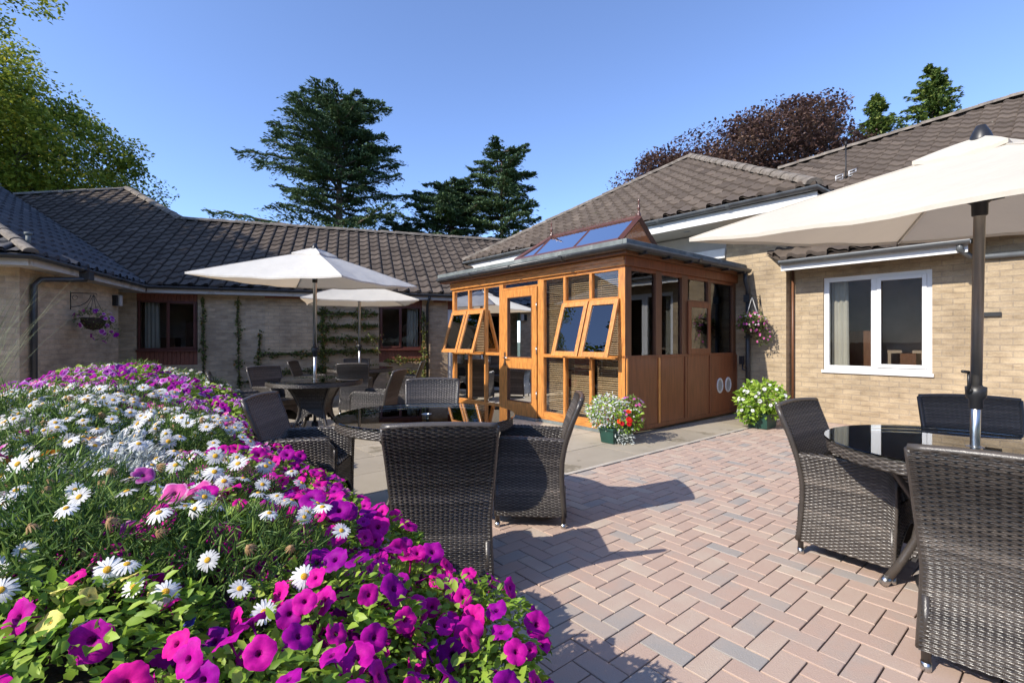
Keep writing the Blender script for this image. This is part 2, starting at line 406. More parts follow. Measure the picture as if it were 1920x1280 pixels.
def gutter(mb, pts, r=.055, drop=0):
    """half round gutter along points (3D), open upward"""
    pts = [Vector(p) for p in pts]; vs = []; n = 8
    for i, p in enumerate(pts):
        d = (pts[min(i+1, len(pts)-1)]-pts[max(i-1, 0)]).normalized(); side = d.cross(Vector((0, 0, 1))).normalized()
        for rr in (r, r-.006):
            for k in range(n+1):
                t = math.pi*k/n; vs.append(p + side*math.cos(t)*rr - Vector((0, 0, math.sin(t)*rr)))
    m = 2*(n+1); fs = []
    for i in range(len(pts)-1):
        for k in range(n):
            fs.append((i*m+k, i*m+k+1, (i+1)*m+k+1, (i+1)*m+k)); fs.append((i*m+n+1+k, (i+1)*m+n+1+k, (i+1)*m+n+2+k, i*m+n+2+k))
        fs.append((i*m, (i+1)*m, (i+1)*m+n+1, i*m+n+1)); fs.append((i*m+n, i*m+2*n+1, (i+1)*m+2*n+1, (i+1)*m+n))
    mb.add(vs, fs, smooth=True)
    L = 0
    for i in range(len(pts)-1):                                  # joint collars
        seg = pts[i+1]-pts[i]; k = max(1, int(seg.length/1.1))
        for j in range(k+1):
            c = pts[i]+seg*(j/k); d = seg.normalized()
            if j in (0, k): continue
            side = d.cross(Vector((0, 0, 1))).normalized(); vv = []
            for e in (-.03, .03):
                for q in range(n+1):
                    t = math.pi*q/n; vv.append(c+d*e+side*math.cos(t)*(r+.008)-Vector((0, 0, math.sin(t)*(r+.008))))
            mb.add(vv, [(q, q+1, n+2+q, n+1+q) for q in range(n)], smooth=True)

# leaves as small pointed faces
def leaf_mesh(name, pts, size, mat, parent, tone, flat=0.0, aspect=.5, dirs=None, fold=True, extra=None):
    pts = np.asarray(pts, float); n = len(pts); size = np.broadcast_to(np.asarray(size, float), (n,))
    nrm = RNG.normal(size=(n, 3)); nrm[:, 2] = np.abs(nrm[:, 2]) + flat*3; nrm /= np.linalg.norm(nrm, axis=1)[:, None]
    if dirs is None: dirs = RNG.normal(size=(n, 3))
    d = dirs - (dirs*nrm).sum(1)[:, None]*nrm; d /= (np.linalg.norm(d, axis=1)[:, None]+1e-9)
    s = np.cross(nrm, d)
    L = size[:, None]; W = L*aspect
    a = pts - d*L*.5; b = pts + s*W*.5 + nrm*L*.08; c = pts + d*L*.5; e = pts - s*W*.5 + nrm*L*.08
    v = np.stack([a, b, c, e], 1).reshape(-1, 3)
    me = bpy.data.meshes.new(name)
    me.vertices.add(4*n); me.vertices.foreach_set('co', v.ravel())
    me.loops.add(4*n); me.loops.foreach_set('vertex_index', np.arange(4*n))
    me.polygons.add(n); me.polygons.foreach_set('loop_start', np.arange(0, 4*n, 4)); 
    try: me.polygons.foreach_set('loop_total', np.full(n, 4))
    except Exception: pass
    me.update(calc_edges=True)
    at = me.attributes.new('tone', 'FLOAT', 'FACE'); at.data.foreach_set('value', np.clip(np.asarray(tone, float), 0, 1))
    me.materials.append(MAT[mat]); me.validate()
    o = bpy.data.objects.new(name, me); COL.objects.link(o); o.parent = parent
    return o

# ================================================================== GROUND
g = MB(); g.quad((-400, -400, -.02), (400, -400, -.02), (400, 400, -.02), (-400, 400, -.02))
tag(g.build('ground', 'lawn'), kind='structure')

EDGE_V = 3.17
def paving():
    """herringbone block paving, every block a bevelled stone with its own tone"""
    mb = MB(); a = .1; gp = .0030; bv = .0022
    rng = random.Random(3)
    def block(u0, u1, v0, v1):
        if v1 > EDGE_V-.052: v1 = EDGE_V-.052
        if v1-v0 < .03: return
        x, y, _ = M((u0+u1)/2, (v0+v1)/2)
        if y < -1.2 or abs(x) > y*1.25+2.5: return
        z = rng.uniform(-.0012, .0012); tx = rng.uniform(-.0012, .0012)
        u0 += gp; u1 -= gp; v0 += gp; v1 -= gp
        o = [(u0, v0), (u1, v0), (u1, v1), (u0, v1)]; ii = [(u0+bv, v0+bv), (u1-bv, v0+bv), (u1-bv, v1-bv), (u0+bv, v1-bv)]
        vs = [M(p, q, -.012) for p, q in o]+[M(p, q, z-.002) for p, q in o]+[M(p, q, z+(tx if k in (0, 3) else 0)) for k, (p, q) in enumerate(ii)]
        fs = [(8, 9, 10, 11)]+[(4+k, 4+(k+1) % 4, 8+(k+1) % 4, 8+k) for k in range(4)]+[(k, (k+1) % 4, 4+(k+1) % 4, 4+k) for k in range(4)]
        t = rng.random()
        tone = .5+rng.uniform(-.12, .12) if t < .50 else (.82+rng.uniform(-.14, .14) if t < .84 else .2+rng.uniform(-.15, .12))
        mb.add(vs, fs, None, 0, tone)
    # herringbone: cell (i,j) of size a, (j-i) mod 4
    for i in range(-40, 130):
        for j in range(-110, 34):
            k = (j-i) % 4
            if k == 0: block(i*a, (i+2)*a, j*a, (j+1)*a)
            elif k == 1: block(i*a, (i+1)*a, j*a, (j+2)*a)
    return mb
MAT['paver'] = attr_mat('block_paving', [(0, (.33, .305, .28)), (.3, (.40, .33, .28)), (.5, (.45, .325, .26)), (.75, (.465, .35, .28)), (1, (.49, .40, .32))], .88, (4.5, .42), .35, 160,
    spots=[(2.1, .70, (.34, .28, .235)), (75, .70, (.58, .50, .43)), (110, .72, (.24, .2, .17))], spec=.2)
tag(paving().build('block_paving', 'paver'), kind='structure')
b = MB(); P = [M(-8, -14, -.0135), M(14, -14, -.0135), M(14, EDGE_V, -.0135), M(-8, EDGE_V, -.0135)]; b.quad(*P)
tag(b.build('sand_bed', 'sand'), kind='structure')
# concrete flag terrace with an edging strip
MAT['flag'] = attr_mat('concrete_flags', [(0, (.25, .215, .165)), (.5, (.34, .295, .23)), (1, (.43, .375, .295))], .88, (2.2, .35), .3, 90, spots=[(1.2, .56, (.21, .18, .13)), (.7, .62, (.17, .145, .11)), (9, .66, (.42, .37, .30)), (70, .7, (.2, .17, .13))], spec=.2)
fl = MB(); rng = random.Random(5)
for i in range(-14, 20):
    for j in range(0, 15):
        u0 = i*.9+(.45 if j % 2 else 0); v0 = EDGE_V+.003+j*.6
        t = rng.random()
        fl.box(M, u0+.004, u0+.896, v0+.004, v0+.596, -.03, .001+rng.uniform(-.001, .001), 0, .5+rng.uniform(-.22, .22))
fl.quad(M(-14, EDGE_V-.02, -.008), M(20, EDGE_V-.02, -.008), M(20, 13, -.008), M(-14, 13, -.008), tone=.1)
tag(fl.build('stone_terrace', 'flag'), kind='structure')
es = MB()
for i in range(-12, 16): es.box(M, i*.9+.002, i*.9+.898, EDGE_V-.05, EDGE_V, -.03, .004, 0)
MAT['edging'] = simple('concrete_edging', (.46, .41, .34), .9, var=.15, scale=6, bmp=.3)
tag(es.build('edging_strip', 'edging'), kind='structure')

# ================================================================== window maker
def window(parent, F, along, a0, a1, z0, z1, t, mat, out=-1, fw=.06, lights=2, sashes=True, curtain=None, glass='glass_dark', sill=True, depth=.07, room=1.2, opening_bar=None):
    """frame at thickness coordinate t (outer face), `out` = direction of outside along t"""
    inn = -out
    f = MB(); framebox(f, F, along, a0, a1, t, t+inn*depth, z0, z1, fw)
    n = lights; w = (a1-a0-2*fw)
    for k in range(1, n):
        m = a0+fw+w*k/n
        if along == 'q': f.box(F, t+out*.002, t+inn*(depth-.003), m-fw*.6, m+fw*.6, z0+fw, z1-fw)
        else: f.box(F, m-fw*.6, m+fw*.6, t+out*.002, t+inn*(depth-.003), z0+fw, z1-fw)
    fr = f.build('window', mat, parent, bevel=.003)
    for k in range(n):
        m0 = a0+fw+w*k/n + (fw*.6 if k else 0); m1 = a0+fw+w*(k+1)/n - (fw*.6 if k < n-1 else 0)
        g0, g1, gz0, gz1 = m0, m1, z0+fw, z1-fw
        if sashes and k == sashes-1:
            s = MB(); framebox(s, F, along, m0-.012, m1+.012, t+out*.018, t+out*.0025, gz0-.012, gz1+.012, .05 if mat == 'white' else .032)
            s.build('sash', mat, fr, bevel=.003); 
        p = MB()
        if along == 'q': p.box(F, t+inn*.025, t+inn*.029, g0, g1, gz0, gz1)
        else: p.box(F, g0, g1, t+inn*.025, t+inn*.029, gz0, gz1)
        p.build('pane', glass, fr)
    if sill:
        s = MB()
        if along == 'q': s.box(F, t+out*.06, t+inn*.01, a0-.02, a1+.02, z0-.045, z0-.001)
        else: s.box(F, a0-.02, a1+.02, t+out*.06, t+inn*.01, z0-.045, z0-.001)
        s.build('sill', mat, fr, bevel=.003)
    # the dim room behind: five inner faces
    ri = MB(); d0 = t+inn*.26; d1 = t+inn*room; e = .5
    def P(a, tt, z): return F(tt, a, z) if along == 'q' else F(a, tt, z)
    A0, A1, Z0, Z1 = a0-e, a1+e, z0-.5, z1+.15
    ri.quad(P(A0, d1, Z0), P(A1, d1, Z0), P(A1, d1, Z1), P(A0, d1, Z1)); ri.quad(P(A0, d0, Z0), P(A0, d1, Z0), P(A0, d1, Z1), P(A0, d0, Z1))
    ri.quad(P(A1, d0, Z0), P(A1, d1, Z0), P(A1, d1, Z1), P(A1, d0, Z1)); ri.quad(P(A0, d0, Z0), P(A1, d0, Z0), P(A1, d1, Z0), P(A0, d1, Z0))
    ri.quad(P(A0, d0, Z1), P(A1, d0, Z1), P(A1, d1, Z1), P(A0, d1, Z1))
    # a door and a picture rail in the room so the glass shows depth
    ri.build('room', 'room', fr)
    fu = MB(); c = a0+.62*(a1-a0)
    for (x0, x1, y0, y1) in ((c, c+.35, Z0, Z0+1.1), (c-.5, c-.2, Z0, Z0+.75)):
        q0, q1 = d1-inn*.5, d1-inn*.15
        vs = [P(x, y, z) for z in (y0, y1) for x, y in ((x0, q0), (x1, q0), (x1, q1), (x0, q1))]
        fu.add(vs, [(0, 1, 2, 3), (4, 5, 6, 7), (0, 1, 5, 4), (1, 2, 6, 5), (2, 3, 7, 6), (3, 0, 4, 7)])
    fu.build('furniture', 'darkwood', fr)
    for (c0, c1) in (curtain or ()):
        cm = MB(); n2 = max(8, int(abs(c1-c0)/.015)); vs = []
        for i in range(n2+1):
            a = c0+(c1-c0)*i/n2; tt = t+inn*(.16+.022*math.sin(i*1.3)+.008*math.sin(i*.47))
            vs.append(P(a, tt, z0-.3)); vs.append(P(c0+(a-c0)*(.93), t+inn*(.16+.015*math.sin(i*1.3)), z1+.05))
        cm.add(vs, [(2*i, 2*i+2, 2*i+3, 2*i+1) for i in range(n2)], smooth=True)
        cm.build('curtain', 'curtain', fr)
    return fr

# ================================================================== MAIN BUNGALOW (right)
main = thing('bungalow', M(8.5, 2, 0), 'sunlit buff brick bungalow with hipped brown tiled roofs behind the timber conservatory', 'building')
w = MB()
WIN = (1.334, 2.62, .81, 2.22)
wall(w, M, 'q', .86, 3.08, 8.5, 8.75, 0, 2.50, [WIN])
w.box(M, 8.30, 8.75, 3.08, 4.05, 0, 3.19)
w.box(M, 8.30, 8.75, -7, .86, 0, 2.62)
wall(w, M, 'q', 4.05, 9.2, 8.43, 8.75, 0, 3.19, [(5.35, 6.25, .2, 2.15), (6.9, 7.6, .2, 2.1)])
w.box(M, 8.75, 12, 8.95, 9.2, 0, 3.0)
w.build('wall', 'brick', main)
window(main, M, 'q', *WIN, 8.53, 'white', fw=.07, lights=2, sashes=1, curtain=[(2.56, 2.33)], sill=True)
window(main, M, 'q', 5.35, 6.25, .2, 2.15, 8.46, 'white', fw=.07, lights=2, sashes=1, curtain=[(6.2, 6.0)], sill=False)
window(main, M, 'q', 6.9, 7.6, .2, 2.1, 8.46, 'white', fw=.07, lights=1, sashes=0, sill=False)
# small hopper light ajar in right casement
# pyramid roof
RP = main
def rdg(a, b, r=.125):
    m = MB(); ridge(m, a, b, r); m.build('ridge_tiles', 'ridge', RP)
UE, ZE = 7.6, 3.44; V0, V1 = 2.43, 11.2; HW = (V1-V0)/2; PT = .62
kf = math.sqrt(1+PT*PT)
def slope(fa, fs, z0):
    def P3(a, s, h):
        r = s/kf; x, y = fa(a, r)
        nx, ny = fs
        return M(x - nx*h*PT/kf*0, y, z0 + r*PT + h*kf*.98) if True else None
    return P3
tri = [(V0, 0), (V1, 0), ((V0+V1)/2, HW*kf)]
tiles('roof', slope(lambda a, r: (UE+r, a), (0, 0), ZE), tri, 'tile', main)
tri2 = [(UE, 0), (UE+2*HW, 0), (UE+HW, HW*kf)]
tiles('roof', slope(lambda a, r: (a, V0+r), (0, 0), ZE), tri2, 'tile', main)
mb = MB(); ap = M(UE+HW, V0+HW, ZE+HW*PT)
mb.add([M(UE, V1, ZE), M(UE+2*HW, V1, ZE), M(UE+2*HW, V0, ZE), ap], [(0, 1, 3), (1, 2, 3)]); mb.build('roof', 'tile_dark', main)
up = Vector((0, 0, .035))
apv = Vector(ap)+up
rdg(Vector(M(UE+.03, V0+.03, ZE))+up, apv); rdg(Vector(M(UE+.03, V1-.03, ZE))+up, apv); 
# right wing roof
UW, ZW, PW = 8.02, 2.52, .6; kw = math.sqrt(1+PW*PW)
def RW(u, v): return (v, (u-UW)*kw)
polyw = [RW(UW, -7), RW(UW, 3.06), RW(9.8, 5.03), RW(13.07, 5.03), RW(14.0, 1.0), RW(14.1, -7)]
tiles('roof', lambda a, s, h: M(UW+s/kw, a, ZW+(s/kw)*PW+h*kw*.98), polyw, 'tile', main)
zr = lambda u: ZW+(u-UW)*PW+.04
rdg(M(13.07, 5.03, zr(13.07)), M(14.0, 1.0, zr(14.0))); rdg(M(14.0, 1.0, zr(14.0)), M(14.1, -7, zr(14.1)))
q = MB(); q.quad(M(13.07, 5.03, 5.5), M(14, 1, 6.05), M(19, 1, 3), M(19, 5, 3)); q.quad(M(14, 1, 6.05), M(14.1, -7, 6.1), M(19, -7, 3), M(19, 1, 3)); q.build('roof', 'tile_dark', main)
# eaves
f = MB()
f.box(M, UE+.03, UE+.055, V0, V1-.1, ZE-.25, ZE-.09); f.box(M, UE+.055, 9.5, V0+.03, V0+.055, ZE-.25, ZE-.09)
f.box(M, 8.262, 8.297, 4.06, 8.9, 2.70, 2.862)
f.box(M, UW+.02, UW+.045, .93, 3.06, 2.335, 2.455)
split_build(f, 'fascia', 'fascia', main)
s = MB(); s.box(M, UE+.06, 8.9, V0+.06, V1-.1, ZE-.235, ZE-.215); s.build('soffit', 'soffit', main)
s = MB(); s.box(M, 8.38, 8.425, 4.06, 9.0, 2.70, 3.185); s.build('cladding', 'soffit', main)
for (u_, v_) in ((7.95, 4.6), (7.95, 5.6), (7.95, 6.6), (7.95, 3.2)):
    d = MB(); d.lathe([(0, .003), (.05, .003), (.055, 0), (.055, .02)], M(u_, v_, ZE-.243), 16); d.build('downlight', 'steel', main)
gm = MB(); gutter(gm, [M(UE-.03, V1, ZE-.03), M(UE-.03, V0-.03, ZE-.03), M(9.6, V0-.03, ZE-.03)], .062); gm.build('gutter', 'gutter_grey', main)
gm = MB(); gutter(gm, [M(UW-.04, 3.06, ZW-.04), M(UW-.04, .90, ZW-.04)], .06)
gm.tube([M(UW-.02, 1.0, ZW-.08), M(UW-.02, 1.0, ZW-.15), M(8.22, .93, ZW-.22), M(8.26, .8, ZW-.24), M(8.26, -.3, ZW-.26)], .034, 10)
gm.build('gutter', 'gutter_grey', main)
dp = MB(); dp.tube([M(8.46, 3.04, 2.38), M(8.46, 3.04, 0)], .02, 8); dp.build('downpipe', 'darkwood', main)  # dark strip standing in for the narrow shadow gap beside the pier
# vents behind umbrella & a small outside socket
vb = MB(); vb.box(M, 8.27, 8.298, .66, .82, 1.55, 1.60); vb.build('wall_bracket', 'iron', main)

# roof aerial on the right wing
ae = thing('roof_aerial', M(10.05, 3.2, 3.7), 'white banded television aerial on a dark mast beside the right hand roof', 'aerial')
base = Vector(M(9.7, 2.55, 3.5)); a_ = MB()
# placed on the wing roof slope
ab = Vector(PX(1586, 333, 9.6)); ae.location = ab
a_.tube([ab-Vector((0, 0, .25)), ab+Vector((0, 0, .62))], .012, 8); a_.tube([ab+Vector((0, 0, .62)), ab+Vector((0, 0, .72))], .02, 8); a_.build('mast', 'iron', ae)
for sx in (-1, 1):
    e = MB(); c = ab+Vector((sx*.13, 0, .05+sx*.05)); ux = Vector((.9, .3, .35)).normalized()
    for o_ in (-.05, 0, .05): e.tube([c-ux*.1+Vector((0, 0, o_)), c+ux*.1+Vector((0, 0, o_))], .009, 6)
    for o_ in (-.1, .1): e.tube([c+ux*o_-Vector((0, 0, .055)), c+ux*o_+Vector((0, 0, .055))], .009, 6)
    e.build('reflector', 'white', ae)

# ================================================================== COURTYARD WING (left and back)
wing = thing('courtyard_wing', K(0, 0, 0), 'long low brick wing with dark pantiled roof along the back and left of the courtyard', 'building')
w = MB()
WL = (-.27, .77, 1.07, 2.08); WR = (4.50, 5.46, 1.07, 2.06); DR = (6.10, 7.0, .0, 2.0)
PANEL = (2.07, 3.06)
def redop(W): return (W[0]-.02, W[1]+.02, .75, 2.34)
wall(w, K, 'p', -1.6, 10.2, .35, .60, 0, 2.42, [redop(WL), (PANEL[0], PANEL[1], .85, 2.34), redop(WR), (DR[0], DR[1], 0, 2.30)])
wall(w, K, 'q', -3.26, -.42, -.55, -.30, 0, 2.40)
w.box(K, -1.6, -.551, -.67, -.42, 0, 2.40)
w.box(K, -8, -.551, -3.26, -3.01, 0, 2.40)
w.build('wall', 'brick_lightened', wing)
p = MB(); p.box(K, PANEL[0], PANEL[1], .335, .56, .85, 2.34-.14); p.build('infill_panel', 'brick_panel', wing)
for W in (WL, WR):
    n = 14; x0, x1 = W[0]-.02, W[1]+.02
    for z0, z1 in ((W[3], 2.34), (.75, W[2]-.045)):
        rb = MB()
        for k in range(n): rb.box(K, x0+(x1-x0)*k/n+.003, x0+(x1-x0)*(k+1)/n-.003, .355, .40, z0, z1)
        rb.box(K, x0, x1, .375, .42, z0+.002, z1-.002); rb.build('boarding', 'redwood', wing)
rb = MB()
for (x0, x1) in ((PANEL[0], PANEL[1]), (3.1, 4.45), (5.75, 6.06)):
    rb.box(K, x0, x1, .32, .348, 2.19, 2.34)
rb.box(K, DR[0], DR[1], .36, .42, 2.02, 2.30)
split_build(rb, 'boarding', 'redwood', wing)
window(wing, K, 'p', *WL, .36, 'redframe', fw=.035, lights=2, sashes=2, curtain=[(-.2, .08)], sill=True)
window(wing, K, 'p', *WR, .36, 'redframe', fw=.035, lights=2, sashes=1, curtain=[(5.4, 5.12)], sill=True)
# white door
d = MB(); framebox(d, K, 'p', DR[0]+.005, DR[1]-.005, .36, .43, 0.01, 2.015, .07); dr = d.build('door', 'white', wing, bevel=.003)
d = MB(); framebox(d, K, 'p', DR[0]+.078, DR[1]-.078, .372, .42, .05, 1.94, .11); d.box(K, DR[0]+.19, DR[1]-.19, .375, .415, .9, 1.02); d.build('leaf', 'white', dr, bevel=.003)
d = MB(); d.box(K, DR[0]+.185, DR[1]-.185, .39, .395, .12, 1.86); d.build('pane', 'glass_dark', dr)
d = MB(); d.box(K, DR[0]+.18, DR[1]-.18, .45, .46, .1, 1.88); d.build('room', 'room', dr)
d = MB(); d.tube([K(DR[0]+.14, .33, 1.02), K(DR[0]+.26, .33, 1.02)], .011, 8); d.box(K, DR[0]+.12, DR[0]+.155, .345, .371, .92, 1.12); d.build('handle', 'steel', dr)
# roofs
PB = .594; kb = math.sqrt(1+PB*PB)
def TB(a, s, h): return K(a, s/kb, 2.36+(s/kb)*PB+h*kb*.98)
def pb(L): return [(a, n*kb) for a, n in L]
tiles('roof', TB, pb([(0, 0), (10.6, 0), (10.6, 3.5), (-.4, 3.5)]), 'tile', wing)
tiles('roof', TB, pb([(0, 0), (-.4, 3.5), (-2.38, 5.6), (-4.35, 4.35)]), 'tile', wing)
def TL(a, s, h): return K(-s/kb, a, 2.36+(s/kb)*PB+h*kb*.98)
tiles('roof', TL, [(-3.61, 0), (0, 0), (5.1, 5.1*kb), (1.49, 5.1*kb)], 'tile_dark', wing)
def TE(a, s, h): return K(a, -3.61+s/kb, 2.36+(s/kb)*PB+h*kb*.98)
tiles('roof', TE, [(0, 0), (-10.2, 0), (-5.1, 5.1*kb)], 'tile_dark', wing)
q = MB(); zR = 2.36+3.5*PB
q.quad(K(-.4, 3.5, zR-.01), K(10.6, 3.5, zR-.01), K(10.6, 7, 2.36), K(-.4, 7, 2.36)); q.quad(K(-5.1, 1.49, 5.38), K(-5.1, 9, 5.38), K(-10.2, 9, 2.36), K(-10.2, -3.6, 2.36))
q.add([K(-.4, 3.5, zR-.01), K(-2.38, 5.6, 5.66), K(-.4, 7, 2.4)], [(0, 1, 2)])
q.build('roof', 'tile_dark', wing)
RP = wing; zz = lambda n: 2.36+n*PB+.028
rdg(K(-.4, 3.5, zz(3.5)), K(10.6, 3.5, zz(3.5))); rdg(K(-.4, 3.5, zz(3.5)), K(-2.38, 5.6, zz(5.6))); rdg(K(-2.38, 5.6, zz(5.6)), K(-4.35, 4.35, zz(4.4)), .09)
rdg(K(0, -3.61, 2.40), K(-5.1, 1.49, zz(5.1)-.02), .08); rdg(K(-5.1, 1.49, zz(5.1)), K(-5.1, 5.1, zz(5.1)), .1)
f = MB(); f.box(K, .0, 7.6, .02, .045, 2.215, 2.325); f.box(K, -.045, -.02, -3.56, .02, 2.215, 2.325); f.box(K, -8, -.045, -3.585, -3.56, 2.215, 2.325); split_build(f, 'fascia', 'fascia_dull', wing)
s = MB(); s.box(K, -.5, 10, .046, .36, 2.225, 2.24) ; s.box(K, -.32, -.046, -3.5, .045, 2.225, 2.24); s.box(K, -8, -.32, -3.56, -3.2, 2.225, 2.24); split_build(s, 'soffit', 'fascia_dull', wing)
gm = MB(); gutter(gm, [K(7.7, -.03, 2.345), K(.04, -.03, 2.345), K(.04, -3.65, 2.345), K(-7, -3.65, 2.345)], .055)
gm.build('gutter', 'gutter', wing)
dp = MB(); dp.tube([K(.04, -2.35, 2.30), K(.03, -2.37, 2.18), K(-.2, -3.0, 2.10), K(-.25, -3.05, 2.02), K(-.25, -3.05, 0)], .036, 10)
dp.box(K, -.02, .10, -2.43, -2.27, 2.18, 2.30); dp.build('downpipe', 'gutter', wing)
dp = MB(); dp.tube([K(5.60, -.02, 2.3), K(5.60, 0, 2.24), K(5.60, .29, 2.12), K(5.60, .30, 0)], .034, 10); dp.build('downpipe', 'gutter', wing)
wl = thing('wall_light', K(-.30, -.55, 1.98), 'small pale box light on the left brick wall below the eaves', 'wall light')
q = MB(); q.box(K, -.299, -.20, -.60, -.50, 1.9, 2.10); q.build('lamp_body', 'fascia_dull', wl, bevel=.01)
q = MB(); q.box(K, -.299, -.23, -.67, -.603, 1.9, 2.09); q.build('bracket', 'iron', wl)
ch = MB(); ch.box(I, -6.72, -6.6, 6.72, 6.82, 2.62, 2.80)
cp = thing('roof_vent', PX(53, 445, 6.6), 'short pale vent stub on the left roof corner above the gutter', 'vent pipe')
q = MB(); c0 = Vector(PX(53, 462, 6.6)); q.tube([c0, c0+Vector((0, 0, .18))], .028, 10); q.lathe([(.0, .2), (.045, .19), (.045, .16), (.03, .155)], c0, 12); q.build('pipe', 'lead', cp)

# ================================================================== CONSERVATORY
cons = thing('conservatory', M(5.195, 3.88, 0), 'orange varnished timber conservatory with open top hung windows and a glazed ridge lantern', 'conservatory')
U0, VC = 5.195, 3.88; UR = 8.29; VL = VC+4.105
def Fr(t, o, z): return M(U0+o, VC+t, z)          # front face: t leftwards, o inwards
def Rt(s, o, z): return M(U0+s, VC+o, z)          # right face: s backwards, o inwards
D = .07
posts = MB()
for (a, b_) in ((0, .11), (1.07, 1.114), (1.535, 1.665), (2.53, 2.634), (3.03, 3.07), (4.03, 4.105)):
    posts.box(Fr, a, b_, 0, D if a else .0699, .06, 2.235)
split_build(posts, 'post', 'wood', cons, .004)
hr = MB()
hr.box(Fr, -.02, 4.12, -.035, .08, 2.236, 2.36); hr.box(Fr, -.015, 4.115, -.05, -.036, 2.30, 2.355)
hr.box(Fr, 0, 1.60, .005, .075, .04, .06+.0); hr.box(Fr, .11, 1.07, .004, D-.004, .06, .16); hr.box(Fr, 1.114, 1.535, .004, D-.004, .06, .16); hr.box(Fr, 2.634, 3.03, .004, D-.004, .06, .16); hr.box(Fr, 3.07, 4.03, .004, D-.004, .06, .16)
for (a, b_) in ((.11, 1.07), (1.114, 1.535), (2.634, 3.03), (3.07, 4.03)):
    hr.box(Fr, a, b_, -.004, D-.002, 1.0, 1.05); hr.box(Fr, a, b_, .002, D-.002, 2.19, 2.235)
for (a, b_) in ((.11, 1.07), (3.07, 4.03)):
    hr.box(Fr, a, b_, -.003, D-.003, 1.80, 1.84); hr.box(Fr, a-.01, b_+.01, -.05, -.0045, 1.005, 1.03)
hr.box(Fr, 1.665, 2.53, .002, D-.002, 2.108, 2.14); hr.box(Fr, 1.665, 2.53, .002, D-.002, 2.205, 2.235)
split_build(hr, 'rail', 'wood_h', cons, .003)
ms = MB()
for (c, ) in ((.59,), (3.55,)):
    ms.box(Fr, c-.022, c+.022, .001, D-.001, .16, 1.0); ms.box(Fr, c-.022, c+.022, .001, D-.001, 1.05, 1.80); ms.box(Fr, c-.022, c+.022, .001, D-.001, 1.84, 2.19)
split_build(ms, 'mullion', 'wood', cons, .003)
def pane(a0, a1, z0, z1, F=Fr, d=.035, g='glass'):
    p = MB(); p.box(F, a0, a1, d, d+.004, z0, z1); p.build('pane', g, cons)
for (a0, a1) in ((.11, .568), (.612, 1.07), (3.07, 3.528), (3.572, 4.03)):
    pane(a0, a1, .16, 1.0); pane(a0, a1, 1.84, 2.19)
pane(1.114, 1.535, .16, 1.0); pane(1.114, 1.535, 1.05, 2.19); pane(2.634, 3.03, .16, 1.0); pane(2.634, 3.03, 1.05, 2.19); pane(1.665, 2.53, 2.14, 2.205)
# blinds
def blind(a0, a1, z0, z1, F=Fr, o=.12, pitch=.030, tilt=.35, name='blind'):
    b_ = MB(); z = z1-.03
    b_.box(F, a0, a1, o-.02, o+.03, z1-.025, z1)
    while z > z0:
        c, s_ = math.cos(tilt)*.014, math.sin(tilt)*.014; j = random.uniform(-.002, .002)
        vs = [F(a, o+sg*c, z+sg*s_+j+th) for th in (0, .0025) for a in (a0+.005, a1-.005) for sg in (-1, 1)]
        b_.add(vs, [(0, 1, 3, 2), (4, 6, 7, 5), (0, 2, 6, 4), (1, 5, 7, 3), (0, 4, 5, 1), (2, 3, 7, 6)])
        z -= pitch
    for a in (a0+.08, a1-.08): b_.box(F, a-.001, a+.001, o-.016, o-.014, z0, z1)
    b_.build(name, 'slat', cons)
for (a0, a1) in ((.12, .56), (.62, 1.06), (3.08, 3.52), (3.58, 4.02), (1.12, 1.53), (2.64, 3.02)): blind(a0, a1, .17, 2.18)
# top hung vents, propped open
MAT['glass_vent'] = glass_mat('vent_pane', (.88, .90, .90), .07)
def vent(a0, a1, zt, L, ang, F, name='vent_window', mat='wood', out=.0, fw=.062):
    ca, sa = math.cos(ang), math.sin(ang)
    def G(a, t, z): # z runs 0 (hinge) to -L, t thickness outward
        return F(a, -out - (-z)*sa - t*ca, zt + z*ca - t*sa)
    f_ = MB(); framebox(f_, G, 'p', a0, a1, 0, .045, -L, 0, fw, .065)
    o = f_.build(name, mat, cons, bevel=.004)
    p = MB(); p.box(G, a0+fw, a1-fw, .02, .024, -L+.065, -.065); p.build('pane', 'glass_vent', o)
    s_ = MB(); s_.tube([F(a1-.1, 0.01, zt-L*ca*.98+.02), G(a1-.1, 0, -L+.03)], .006, 6); s_.build('stay', 'steel', o)
ZT = 1.815
for (a0, a1) in ((.075, .575), (.60, 1.10)): vent(a0, a1, ZT, .80, R(17), Fr)
for (a0, a1) in ((3.04, 3.54), (3.565, 4.06)): vent(a0, a1, ZT, .80, R(17), Fr)
# door
d = MB(); DL = (1.68, 2.515, .035, 2.103)
framebox(d, Fr, 'p', DL[0], DL[1], -.012, .045, DL[2], DL[3], .115, .13); d.box(Fr, DL[0]+.115, DL[1]-.115, -.0115, .0445, .80, .98); d.box(Fr, DL[0]+.115, DL[1]-.115, -.0115, .0445, .165, .26)
door = d.build('door', 'wood', cons, bevel=.004)
for (z0, z1) in ((.26, .80), (.98, 1.973)):
    p = MB(); p.box(Fr, DL[0]+.115, DL[1]-.115, .015, .019, z0, z1); p.build('pane', 'glass', door)
    p = MB(); framebox(p, Fr, 'p', DL[0]+.113, DL[1]-.113, -.016, .012, z0-.002, z1+.002, .012); p.build('glazing_bead', 'darkwood', door)
h_ = MB(); h_.box(Fr, DL[1]-.075, DL[1]-.04, -.02, -.0125, .84, 1.06); h_.tube([Fr(DL[1]-.057, -.02, .97), Fr(DL[1]-.057, -.06, .97), Fr(DL[1]-.17, -.062, .97)], .009, 8); h_.build('handle', 'steel', door)
